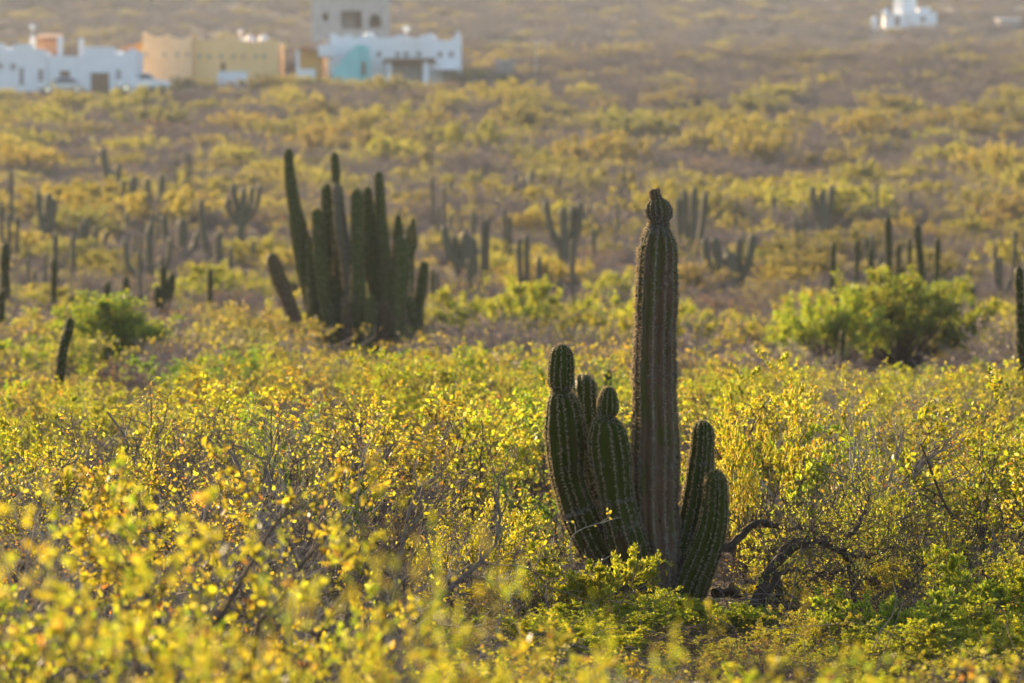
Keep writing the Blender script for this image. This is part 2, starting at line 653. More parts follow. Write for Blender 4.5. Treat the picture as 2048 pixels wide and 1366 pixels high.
def shrub_proto(seed, stems, h, spread, n1, n2, n3, leaf, ratio, per3, per2, palette, tuft=0, wander=.16, r0=.011, thick=1.0, flat=0.0, leafmat='leaf', barkmat='bark', droop=0.0, kite=False, k0=9):
    """one shrub as three meshes: stems, twigs, foliage (each later an object of its own)"""
    rng = np.random.default_rng(seed)
    az = rng.uniform(0, 2 * np.pi, stems)
    tilt = rng.uniform(.12, 1.0, stems) ** .7 * spread
    d = np.stack([np.cos(az) * np.sin(tilt), np.sin(az) * np.sin(tilt), np.cos(tilt)], 1)
    st = np.stack([np.cos(az), np.sin(az), 0 * az], 1) * rng.uniform(.01, .10, (stems, 1)) * h
    st[:, 2] = -.06
    L = h * rng.uniform(.65, 1.1, stems) * (1 + .25 * np.sin(tilt))
    p0 = grow(rng, st, d, L, k0, wander, .05 - flat * .12)
    q0 = rng.uniform(.7, 1.2, stems) * r0 * thick
    g = [tubes(p0, rad(p0, q0, q0 * .28), 6)]

    def kids(paths, n, t0, a0, a1, l0, l1, K, wd, tr):
        N = len(paths)
        idx = np.repeat(np.arange(N), n)
        t = rng.uniform(t0, 1.0, len(idx))
        pos, tg = sample(paths, idx, t)
        ln = np.linalg.norm(paths[:, -1] - paths[:, 0], axis=1)[idx]
        LL = ln * rng.uniform(l0, l1, len(idx)) * (1.15 - .5 * t)
        return grow(rng, pos, fork(rng, tg, a0, a1), LL, K, wd, tr), t

    p1, t1 = kids(p0, n1, .22, .35, 1.0, .30, .62, 6, wander * 1.1, .06 - droop)
    q1 = np.repeat(q0, n1) * (1 - .68 * t1) * .6
    g.append(tubes(p1, rad(p1, q1, q1 * .35), 4))
    p2, t2 = kids(p1, n2, .15, .35, 1.1, .32, .7, 5, wander * 1.3, .05 - droop)
    q2 = np.maximum(np.repeat(q1, n2) * (1 - .5 * t2) * .55, .0013 * thick)
    h2 = tubes(p2, rad(p2, q2, q2 * .5), 3)
    g2 = [h2]
    pts, dirs = [], []
    if n3:
        p3, t3 = kids(p2, n3, .2, .4, 1.15, .35, .75, 4, wander * 1.3, .05)
        q3 = np.maximum(np.repeat(q2, n3) * .6, .0010 * thick)
        g2.append(tubes(p3, rad(p3, q3, q3 * .6), 3))
        lv = p3
    else:
        lv = p2
    for paths, per in ((lv, per3), (p2, per2)):
        if per:
            idx = np.repeat(np.arange(len(paths)), per)
            if per < 1:
                pass
            a, b = sample(paths, idx, rng.uniform(.1, 1.0, len(idx)))
            pts.append(a)
            dirs.append(b)
    fol = None
    if pts:
        P = np.concatenate(pts)
        Dr = np.concatenate(dirs)
        zf = P[:, 2] / max(1e-6, np.percentile(P[:, 2], 97))
        rf = np.hypot(P[:, 0], P[:, 1]) / max(1e-6, np.percentile(np.hypot(P[:, 0], P[:, 1]), 97))
        lob = vnoise(P[:, 0] * 5 + seed, P[:, 1] * 5 + P[:, 2] * 4, 77)
        keep = rng.random(len(P)) < np.clip(zf * 1.15 + rf * .35 - .40 + lob * .85, .02, 1)
        P, Dr = P[keep], Dr[keep]
        if tuft:
            P = np.repeat(P, tuft, 0) + rng.normal(size=(len(P) * tuft, 3)) * leaf * .22
            Dr = np.repeat(Dr, tuft, 0)
        Dr = nrm(Dr * .5 + rng.normal(size=Dr.shape) * (.55 if tuft else .8) + UP * (.55 if tuft else .15))
        sz = leaf * rng.uniform(.45, 1.4, len(P))
        c = pal(rng, palette, len(P))
        V, Q, Tr, C = leaves(rng, P, Dr, sz, ratio, c, kite)
        fol = new_mesh('foliage', V, Q, Tr, C, M[leafmat])
    sv, sq = cat_tubes(g[:2])
    tv, tq = cat_tubes(g2)
    ztop = float(np.percentile(tv[:, 2], 99))
    wide = float(np.percentile(np.hypot(tv[:, 0], tv[:, 1]), 96))
    return dict(stems=new_mesh('branches', sv, sq, None, None, M[barkmat], True),
                twigs=new_mesh('twigs', tv, tq, None, None, M[barkmat], False), foliage=fol, h=ztop, r=wide)


def put_shrub(pr, name, label, cat, x, y, scale, rz, group=None, zs=1.0):
    e = thing(name, label, cat, (x, y, Tz(x, y) - .02), rz, group)
    e.scale = (scale, scale, scale * zs)
    link('branches', pr['stems'], e)
    tag(link('twigs', pr['twigs'], e), kind='stuff')
    if pr['foliage'] is not None:
        tag(link('foliage', pr['foliage'], e), kind='stuff')
    return e


# ------------------------------------------------------------------ ground
def build_ground():
    ys = np.concatenate([np.linspace(-140, 5, 20), np.arange(6, 70, .6), np.arange(70, 200, 2.5), np.arange(200, 1690, 10)])
    us = np.concatenate([np.linspace(-1, -.13, 14), np.linspace(-.12, .12, 70), np.linspace(.13, 1, 14)])
    X = us[None, :] * (620 + 0 * ys[:, None])
    narrow = np.interp(ys, [0, 70, 500], [.12, .2, .9])[:, None]
    X = X * (narrow + (1 - narrow) * np.clip((np.abs(us)[None, :] - .12) / .88, 0, 1))
    Y = np.broadcast_to(ys[:, None], X.shape)
    Z = T(X, Y)
    V = np.stack([X, Y, Z], -1).reshape(-1, 3)
    ny, nx = X.shape
    i = np.arange(ny - 1)[:, None] * nx + np.arange(nx - 1)[None, :]
    Q = np.stack([i, i + 1, i + nx + 1, i + nx], -1).reshape(-1, 4)
    tag(link('ground', new_mesh('ground', V, Q, None, None, M['ground'], True)), kind='structure')


build_ground()

# pale dirt tracks that cross the far slope
M['track'] = mat_noise('pale_dirt', (.42, .34, .26), (.58, .48, .38), .6, 1, .2)


def dirt_track(name, pts, w):
    pts = np.array(pts, float)
    n = 60
    s = np.linspace(0, 1, len(pts))
    t = np.linspace(0, 1, n)
    x = np.interp(t, s, pts[:, 0])
    y = np.interp(t, s, pts[:, 1])
    V = []
    for k in range(5):
        V.append(np.stack([x, y + (k / 4 - .5) * w, T(x, y + (k / 4 - .5) * w) + .12], 1))
    V = np.stack(V, 1).reshape(-1, 3)
    i = np.arange(n - 1)[:, None] * 5 + np.arange(4)[None]
    Q = np.stack([i, i + 5, i + 6, i + 1], -1).reshape(-1, 4)
    o = link(name, new_mesh(name, V, Q, None, None, M['track'], True))
    return tag(o, kind='structure')


def ground_at(px, py, d0=420, d1=1300):
    """first ground point along the sight line"""
    for D in np.arange(d0, d1, 2.0):
        p = W(px, py, D)
        if p.z < Tz(p.x, p.y):
            return p
    return W(px, py, d1)


for pts in ([(1530, 14), (1620, 20), (1700, 19), (1760, 24)], [(1880, 22), (1960, 24), (2060, 18)], [(700, 16), (800, 12), (940, 9)]):
    g = [ground_at(*p) for p in pts]
    dirt_track('dirt_track', [(p.x, p.y) for p in g], 7.0)


# ------------------------------------------------------------------ buildings on the far rise
M['white'] = mat_noise('white_plaster', (.82, .81, .80), (.90, .89, .88), .9, .9, .1)
M['ochre'] = mat_noise('ochre_plaster', (.84, .54, .23), (.90, .60, .28), .7, .9, .1)
M['pink_ochre'] = mat_noise('pale_ochre_plaster', (.82, .53, .28), (.90, .61, .35), .7, .9, .1)
M['orange'] = mat_noise('orange_and_lit_plaster', (.72, .38, .10), (.80, .45, .14), .8, .9, .1)  # real orange wall, and reflected light painted on the ochre house's side wall
M['teal'] = mat_noise('turquoise_plaster', (.26, .62, .60), (.32, .70, .68), .8, .9, .1)
M['concrete'] = mat_noise('bare_concrete', (.46, .41, .36), (.58, .52, .46), .9, .95, .3)
M['block'] = mat_noise('grey_block', (.30, .26, .23), (.40, .35, .31), 1.5, .95, .3)
M['tile'] = mat_noise('terracotta_tile', (.46, .24, .13), (.62, .36, .22), 3, .85, .3)
M['wood'] = mat_noise('brown_door', (.16, .10, .06), (.24, .15, .09), 3, .7)
M['glass'] = mat_plain('dark_window_glass', (.05, .05, .06), .08)
M['trim'] = mat_plain('grey_trim', (.42, .40, .40), .8)
M['black'] = mat_plain('black_rubber', (.02, .02, .02), .8)
M['chrome'] = mat_plain('chrome', (.75, .75, .75), .12, 1.0)
M['silver'] = mat_plain('silver_car_paint', (.40, .42, .45), .28, .4, .5, .6)
M['whitecar'] = mat_plain('white_car_paint', (.78, .79, .80), .25, 0, .5, .6)
M['tank'] = mat_plain('white_tank_plastic', (.80, .80, .79), .35)


class House:
    def __init__(s, name, label, pxc, base, D, rz=0.0, cat='house'):
        s.s = D / FPX
        s.pxc, s.base = pxc, base
        p = W(pxc, base, D)
        s.root = thing(name, label, cat, p, rz)

    def x(s, px):
        return (px - s.pxc) * s.s

    def z(s, py):
        return (s.base - py) * s.s

    def block(s, name, x0, x1, top, depth, mat, y0=0.0, foot=4.0, label=None, bottom=None):
        """walls with a parapet outline; top = a list of (px, py) along the facade, or one py"""
        if not isinstance(top, list):
            top = [(x0, top), (x1, top)]
        zb = -foot if bottom is None else s.z(bottom)
        prof = [(s.x(x0), zb), (s.x(x1), zb)] + [(s.x(a), s.z(b)) for a, b in reversed(top)]
        low = s.z(max(b for a, b in top)) - .35
        m = MB()
        m.prism(prof, y0, y0 + .28)
        m.prism(prof, y0 + depth - .28, y0 + depth)
        m.box(s.x(x0), s.x(x0) + .28, y0 + .281, y0 + depth - .281, zb, s.z(top[0][1]) - .1)
        m.box(s.x(x1) - .28, s.x(x1), y0 + .281, y0 + depth - .281, zb, s.z(top[-1][1]) - .1)
        m.box(s.x(x0) + .281, s.x(x1) - .281, y0 + .281, y0 + depth - .281, low - .25, low)
        o = m.build(name, mat, s.root)
        if label:
            o['label'] = label
        return o

    def box(s, name, x0, x1, y_top, y_bot, ya, yb, mat, parent=None, bevel=0):
        o = MB().box(s.x(x0), s.x(x1), ya, yb, s.z(y_bot), s.z(y_top)).build(name, mat, parent or s.root, bevel)
        return o

    def opening(s, name, px, py, w, h, y=0.0, pane=None, frame=None, arch=False, parent=None):
        """framed window or door, px and py its middle, sizes in photo pixels"""
        x0, x1, z0, z1 = s.x(px - w / 2), s.x(px + w / 2), s.z(py + h / 2), s.z(py - h / 2)
        t = .07
        m = MB()
        m.box(x0 - t, x0, y - .06, y - .003, z0, z1)
        m.box(x1, x1 + t, y - .06, y - .003, z0, z1)
        m.box(x0 - t, x1 + t, y - .062, y - .003, z0 - t, z0 - .002)
        if not arch:
            m.box(x0 - t, x1 + t, y - .062, y - .003, z1 + .002, z1 + t)
        f = m.build(name, frame or M['trim'], parent or s.root)
        if arch:
            n = 9
            r = (x1 - x0) / 2
            c = (x0 + x1) / 2
            prof = [(x0, z0), (x1, z0)] + [(c + r * math.cos(a), z1 - r + r * math.sin(a)) for a in np.linspace(0, math.pi, n)]
            g = MB().prism(prof, y - .045, y - .004)
        else:
            g = MB().box(x0 + .002, x1 - .002, y - .03, y - .004, z0, z1)
        g.build('pane' if name == 'window' else 'door_leaf', pane or M['glass'], f)
        return f


# --- white house at the photo's left edge
h = House('white_house', 'white flat-roofed house with brown garage door behind the silver car', 183, 186, 400)
h.block('garage_wing', 96, 270, [(96, 112), (114, 112), (165, 112), (166, 93), (230, 94), (231, 106), (244, 111), (254, 100), (270, 96)], 9, M['white'])
h.opening('window', 130, 148, 20, 13, frame=M['white'], pane=M['wood'])
h.opening('garage_door', 200, 166, 37, 41, pane=M['wood'], frame=M['white'])
h.opening('window', 237, 158, 6, 34, pane=M['block'])
h.box('chimney', 113.5, 122.5, 72, 120, .8, 1.3, M['white'])
h.box('chimney', 156, 164.5, 76, 120, .8, 1.25, M['white'])
left = h.block('side_wing', -75, 95, [(-75, 86), (-20, 86), (10, 87), (11, 101), (28, 101), (30, 89), (68, 88), (70, 99), (95, 101)], 8, M['white'], y0=-.6)
for px, py, w_, h_ in ((2, 133, 7, 9), (28, 134, 8, 9), (45, 153, 6, 32), (83, 151, 7, 22), (-30, 134, 8, 9)):
    h.opening('window', px, py, w_, h_, y=-.6, pane=M['block'])
post = h.box('chimney', 58, 67, 72, 105, 1.2, 1.7, M['white'])
MB().cyl((h.x(62.5), 1.45, h.z(72)), .05, .05, .62, 8).lathe((h.x(62.5), 1.45, h.z(58.5)), [(.02, 0), (.2, .1), (.28, .28), (.2, .46), (.02, .56)]).build('chimney_cowl', M['tank'], post)
rf = MB()
rf.add([(h.x(68), 1.0, h.z(74)), (h.x(117), 1.0, h.z(74.5)), (h.x(117), 4.0, h.z(64)), (h.x(72), 4.0, h.z(64))], [(0, 1, 2, 3)])
rf.add([(h.x(68), 1.0, h.z(77)), (h.x(117), 1.0, h.z(77.5)), (h.x(117), 4.0, h.z(67)), (h.x(72), 4.0, h.z(67))], [(3, 2, 1, 0)])
rf.build('terrace_roof', M['tile'], h.root)
h.box('terrace_wall', 66, 117, 74, 108, 3.6, 3.9, M['tile'])

# --- ochre house
h = House('ochre_house', 'ochre house with scalloped parapet and a row of small windows', 415, 160, 414)
top2 = [(387, 66), (392, 67), (400, 77), (415, 80), (445, 80), (458, 73), (468, 68), (476, 76), (485, 82), (520, 84), (534, 80), (545, 76), (557, 82)]
h.block('right_wing', 387, 557, top2, 10, M['ochre'])
top1 = [(287, 63), (293, 64), (303, 70), (312, 75), (328, 73), (338, 68), (346, 75), (360, 79), (374, 76), (386, 68)]
h.block('left_wing', 287, 386, top1, 9, M['pink_ochre'], y0=-.9)
h.block('lit_side_wall', 270, 286, 86, 7, M['orange'], y0=-.3)  # side wall; the light reflected onto it is put into its orange colour
for px in (293, 330, 355, 377):
    h.opening('window', px, 110, 6, 7, y=-.9, pane=M['block'], frame=M['pink_ochre'])
for px in (398, 418, 442, 467, 487, 512, 528):
    h.opening('window', px, 113, 6, 8, pane=M['block'], frame=M['ochre'])
h.opening('door', 446, 133, 9, 18, pane=M['wood'], frame=M['ochre'], arch=True)
MB().add([(h.x(243), -1.2, h.z(99)), (h.x(286), -1.2, h.z(82)), (h.x(286), 3, h.z(78)), (h.x(247), 3, h.z(94)),
          (h.x(243), -1.2, h.z(102)), (h.x(286), -1.2, h.z(86)), (h.x(286), 3, h.z(82)), (h.x(247), 3, h.z(98))],
         [(0, 1, 2, 3), (7, 6, 5, 4), (0, 4, 5, 1), (1, 5, 6, 2), (2, 6, 7, 3), (3, 7, 4, 0)]).build('tiled_roof', M['tile'], h.root)
h.block('white_roof_wall', 345, 400, [(345, 77), (372, 70), (380, 66), (390, 66), (400, 72)], .6, M['white'], y0=4, bottom=90)
h.block('roof_parapet', 400, 556, [(400, 77), (450, 77), (465, 70), (476, 68), (486, 77), (556, 79)], .6, M['white'], y0=7, bottom=90)
for px, top in ((497, 66), (524, 69)):
    MB().lathe((h.x(px), 3, h.z(92)), [(.42, 0), (.5, .1), (.5, .75), (.36, 1.0), (.14, 1.1), (.12, 1.22)]).build('water_tank', M['tank'], h.root)
MB().cyl((h.x(477), 3, h.z(80)), .06, .06, .9, 8).lathe((h.x(477), 3, h.z(66)), [(.05, 0), (.26, .12), (.26, .42), (.05, .5)]).build('chimney_cowl', M['tank'], h.root)
# low white wall in front of it
g = House('garden_wall', 'low white garden wall below the ochre house\'s dark door', 465, 160, 408, cat='wall')
g.block('wall_body', 435, 495, [(435, 148), (442, 144), (495, 145)], .3, M['white'], foot=2)
g.box('wall_cap', 434, 496, 142.5, 144, -.05, .4, M['white'])

# --- white house with the turquoise stair wall
h = House('turquoise_trimmed_house', 'white house with turquoise stair wall and wavy parapet', 790, 162, 414)
top3 = [(660, 66), (667, 66), (676, 72), (684, 74), (695, 69), (704, 71), (712, 76), (722, 72), (733, 69), (744, 72), (762, 76), (785, 74), (803, 69), (815, 73), (832, 77), (846, 71), (858, 69), (866, 74), (880, 81), (898, 81), (908, 75), (913, 64), (919, 62), (920, 80)]
h.block('facade', 660, 920, top3, 11, M['white'])
h.block('round_bay', 838, 858, 74, 2, M['white'], y0=-.7)
for px in (758, 795, 812, 838, 880, 902):
    h.opening('window', px, 109, 7, 9, y=-.7 if px == 838 else 0, pane=M['block'])
MB().prism([(h.x(666), -3), (h.x(721), -3), (h.x(721), h.z(90)), (h.x(712), h.z(93)), (h.x(700), h.z(104)), (h.x(690), h.z(116)), (h.x(676), h.z(134)), (h.x(668), h.z(142))], -1.6, -.4).build('stair_wall', M['teal'], h.root)
h.block('entrance_arch', 721.2, 740, [(721.2, 93), (730, 90), (740, 97)], 1.3, M['teal'], y0=-1.2, foot=3)
h.opening('door', 729, 138, 8, 27, y=-1.2, pane=M['wood'], frame=M['teal'])
cp = h.box('canopy', 769, 871, 119, 126, -3.2, -.01, M['wood'])
h.box('post', 777, 783, 126.2, 175, -3.0, -2.7, M['white'], cp)
h.box('post', 848, 858, 126.2, 175, -3.0, -2.7, M['white'], cp)
h.box('porch_wall', 786, 846, 127, 180, -1.0, -.6, M['block'])
h.box('carport_roof', 872, 920, 137, 142, -2.5, -.01, M['white'])
h.box('carport_shade', 887, 912, 142.2, 175, -.6, -.3, M['block'])  # grey panel painted in for the shade inside the open carport
h.block('low_wing', 597, 645, 98, 5, M['orange'], y0=.2)
h.box('column', 594, 600, 96, 180, -1.4, -1.0, M['white'])
h.box('planter_wall', 596, 632, 139, 180, -1.5, -1.1, M['white'])
MB().add([(h.x(588), -1.6, h.z(98)), (h.x(648), -1.6, h.z(84)), (h.x(648), 4, h.z(78)), (h.x(596), 4, h.z(92)),
          (h.x(588), -1.6, h.z(101)), (h.x(648), -1.6, h.z(87)), (h.x(648), 4, h.z(82)), (h.x(596), 4, h.z(96))],
         [(0, 1, 2, 3), (7, 6, 5, 4), (0, 4, 5, 1), (1, 5, 6, 2), (2, 6, 7, 3), (3, 7, 4, 0)]).build('tiled_roof', M['tile'], h.root)
h.block('white_cube', 638, 668, 90, 2.2, M['white'], y0=-1.5, bottom=114)
MB().lathe((h.x(736), 3, h.z(84)), [(.5, 0), (.62, .2), (.62, .6), (.42, .95), (.1, 1.05)]).build('water_tank', M['tank'], h.root)
MB().lathe((h.x(861), 3, h.z(84)), [(.4, 0), (.55, .2), (.5, .6), (.3, .8), (.1, .9)]).build('water_tank', M['tank'], h.root)
h.box('roof_vent', 803, 816, 48, 57, 5, 5.5, M['tank'])
MB().cyl((h.x(810), 5.25, h.z(90)), .05, .05, h.z(57.2) - h.z(90), 8).build('vent_pipe', M['tank'], h.root)

# --- unfinished concrete house behind it
h = House('concrete_shell', 'unfinished grey concrete house with arched opening behind the turquoise-trimmed house', 700, 130, 535)
m = MB()
zt, z0 = h.z(-12), -6
# front wall as piers and lintels so that the openings are real holes
for a, b, t_, bt in ((622, 645, -12, 130), (645, 657, -12, 26), (645, 657, 42, 130), (657, 682, -12, 130), (682, 724, -12, 22), (682, 724, 58, 130), (724, 738, -12, 130), (762, 775, -12, 130), (738, 762, 56, 130)):
    m.box(h.x(a), h.x(b), 0, .3, h.z(bt), h.z(t_))
arch = [(h.x(738), h.z(-12)), (h.x(738), h.z(40))] + [(h.x(750) - 12 * h.s * math.cos(a), h.z(40) + 12 * h.s * math.sin(a)) for a in np.linspace(.05, math.pi - .05, 11)] + [(h.x(762), h.z(40)), (h.x(762), h.z(-12))]
m.prism(arch, 0, .3)
m.build('front_wall', M['concrete'], h.root)
MB().box(h.x(622), h.x(624.5), .301, 9, -6, zt).build('side_wall', M['concrete'], h.root)
MB().box(h.x(772.5), h.x(775), .301, 9, -6, zt).build('side_wall', M['concrete'], h.root)
MB().box(h.x(624.6), h.x(772.4), 8.6, 9, -6, zt).build('back_wall', M['block'], h.root)
MB().box(h.x(618), h.x(779), -.5, 9.4, zt + .01, zt + .35).build('roof_slab', M['concrete'], h.root)
MB().box(h.x(624.6), h.x(772.4), .31, 8.59, h.z(60), h.z(57.5)).build('floor_slab', M['concrete'], h.root)
h.box('inner_wall', 682, 708, 22, 57, 2.5, 2.8, M['block'])

# --- far white house on the right
FH = ground_at(1812, 60, 560).y
h = House('far_white_house', 'small far white house with a tall sunlit tower on the hillside', 1812, 58, FH)
h.block('main_block', 1818, 1874, 24, 6, M['white'], foot=1.5)
h.block('annex', 1839, 1862, 14, 4, M['white'], y0=1.5, bottom=30)
h.root.rotation_euler.z = 0.0
h.block('lower_block', 1770, 1817.5, [(1770, 30), (1776, 27), (1817, 27)], 5, M['white'], y0=.6, foot=1.5)
tw = MB()
tw.box(-1.55, 1.55, -1.3, 1.3, -4, 5.3)
t_ = tw.build('tower', M['white'], h.root, .03)
t_.location = (h.x(1813), 3.0, h.z(33))
t_.rotation_euler.z = R(32)
MB().lathe((h.x(1772), .2, h.z(32)), [(.62, 0), (.68, .3), (.6, .8), (.36, 1.15), (.08, 1.3)], 18).build('dome', M['white'], h.root)
g = House('gate_pillar', 'bright rounded white gate pillar beside the small far white house', 1749, 58, FH - 2, cat='pillar')
MB().lathe((0, 0, -1.5), [(.5, 0), (.5, 2.6), (.62, 2.7), (.62, 3.1), (.45, 3.5), (.1, 3.7)], 18).build('pillar_shaft', M['white'], g.root)
h.opening('window', 1846, 38, 9, 8)
h.opening('door', 1795, 42, 8, 18, y=.6, pane=M['wood'])
g = House('pale_shed', 'pale low shed near the right edge, far up the slope', 2020, 62, ground_at(2020, 60, 560).y, cat='shed')
g.block('walls', 2000, 2040, 38, 6, M['concrete'])
MB().add([(g.x(1997), -.5, g.z(38)), (g.x(2043), -.5, g.z(38)), (g.x(2043), 6.5, g.z(33)), (g.x(1997), 6.5, g.z(33)),
          (g.x(1997), -.5, g.z(39.4)), (g.x(2043), -.5, g.z(39.4)), (g.x(2043), 6.5, g.z(34.4)), (g.x(1997), 6.5, g.z(34.4))],
         [(0, 1, 2, 3), (7, 6, 5, 4), (0, 4, 5, 1), (1, 5, 6, 2), (2, 6, 7, 3), (3, 7, 4, 0)]).build('roof', M['tank'], g.root)

# --- thin pole and stone gate post right of the houses
p = W(1072, 175, 420)
u = thing('utility_pole', 'thin pale pole standing alone right of the houses', 'pole', (p.x, p.y, Tz(p.x, p.y)))
MB().cyl((0, 0, -.3), .075, .05, 4.8, 10).build('shaft', M['concrete'], u)
MB().box(-.5, .5, -.05, .05, 4.1, 4.2).build('crossarm', M['wood'], u)
p = W(1010, 178, 418)
u = thing('stone_pillar', 'squat grey stone pillar just right of the turquoise-trimmed house', 'pillar', (p.x, p.y, Tz(p.x, p.y)))
MB().box(-.9, .9, -.5, .5, -.5, 2.0).build('shaft', M['block'], u, .08)
MB().box(-1.05, 1.05, -.62, .62, 2.001, 2.2).build('cap', M['concrete'], u, .04)


# --- vehicles
def car(name, label, px, py, D, rz, paint, pickup=False):
    p = W(px, py, D)
    t = thing(name, label, 'car' if not pickup else 'pickup truck', (p.x, p.y, p.z), rz)
    L, w = (4.3, .88) if not pickup else (5.1, .92)
    # side profile, nose towards +x
    if pickup:
        low = [(-2.5, .45), (2.5, .42), (2.55, .75), (2.45, .98), (1.35, 1.08), (.2, 1.1), (-2.5, 1.1)]
        cab = [(1.3, 1.081), (.55, 1.72), (-.35, 1.76), (-.55, 1.101)]
    else:
        low = [(-2.1, .42), (2.1, .38), (2.17, .62), (2.08, .86), (1.1, .98), (-1.6, 1.0), (-2.12, .92)]
        cab = [(1.15, .981), (.35, 1.48), (-.95, 1.50), (-1.75, 1.001)]
    MB().prism(low, -w, w).build('body', paint, t, .06)
    n = len(cab)
    vs = [(x, -w + .06 + (z - 1) * .25, z) for x, z in cab] + [(x, w - .06 - (z - 1) * .25, z) for x, z in cab]
    MB().add(vs, [tuple(range(n)), tuple(range(2 * n - 1, n - 1, -1))] + [(i, i + n, (i + 1) % n + n, (i + 1) % n) for i in range(n)]).build('cabin', paint, t, .03)
    ctr = np.mean(np.array(cab), 0)
    for s in (-1, 1):
        q = [(ctr[0] + (x - ctr[0]) * .84, ctr[1] + (z - ctr[1]) * .70) for x, z in cab]
        m = MB()
        m.add([(x, s * (w - .045 - (z - 1) * .25), z) for x, z in q] + [(x, s * (w - .075 - (z - 1) * .25), z) for x, z in q],
              [(0, 1, 2, 3), (7, 6, 5, 4), (0, 4, 5, 1), (1, 5, 6, 2), (2, 6, 7, 3), (3, 7, 4, 0)])
        m.build('side_window', M['glass'], t)
        for wx in (-L * .31, L * .31):
            ty = MB().cyl((wx, s * (w - .12), .34), .34, .34, s * .16, 18, 'y').build('wheel', M['black'], t)
            MB().cyl((wx, s * (w + .041), .34), .2, .18, s * .012, 14, 'y').build('rim', M['chrome'], ty)
        MB().box(low[2][0] - .1, low[2][0] + .012, s * .55 - .18, s * .55 + .18, .62, .78).build('headlight', M['chrome'], t)
        MB().box(low[0][0] - .03, low[0][0] + .06, s * .62 - .14, s * .62 + .14, .7, .86).build('tail_light', M['tile'], t)
    for a, b in ((0, 1), (2, 3)):
        (xa, za), (xb, zb) = cab[a], cab[b]
        dx = .02 if a == 0 else -.02
        k = lambda f: (xa + (xb - xa) * f + dx, za + (zb - za) * f + .01)
        (x1, z1), (x2, z2) = k(.14), k(.86)
        y1, y2 = w - .18, w - .26
        MB().add([(x1, -y1, z1), (x1, y1, z1), (x2, y2, z2), (x2, -y2, z2), (x1 - dx, -y1, z1 - .02), (x1 - dx, y1, z1 - .02), (x2 - dx, y2, z2 - .02), (x2 - dx, -y2, z2 - .02)],
                 [(0, 1, 2, 3), (7, 6, 5, 4), (0, 4, 5, 1), (1, 5, 6, 2), (2, 6, 7, 3), (3, 7, 4, 0)]).build('windscreen', M['glass'], t)
    for s in (-1, 1):
        MB().box(cab[0][0] - .5, cab[0][0] - .32, s * (w + .001), s * (w + .14), 1.02, 1.16).build('mirror', paint, t)
    return t


car('parked_car', 'silver car parked before the white house\'s garage wing', 122, 188, 393, R(-168), M['silver'])
car('pickup_truck', 'white pickup truck parked between the white and ochre houses', 285, 184, 396, R(8), M['whitecar'], True)

# ------------------------------------------------------------------ cacti
def smooth_interp(x, xp, fp):
    """monotone-ish cubic (Catmull-Rom) interpolation"""
    xp = np.asarray(xp, float)
    fp = np.asarray(fp, float)
    m = np.gradient(fp, xp)
    k = np.clip(np.searchsorted(xp, x) - 1, 0, len(xp) - 2)
    h = xp[k + 1] - xp[k]
    t = np.clip((x - xp[k]) / h, 0, 1)
    return (2 * t ** 3 - 3 * t ** 2 + 1) * fp[k] + (t ** 3 - 2 * t ** 2 + t) * h * m[k] + (-2 * t ** 3 + 3 * t ** 2) * fp[k + 1] + (t ** 3 - t ** 2) * h * m[k + 1]


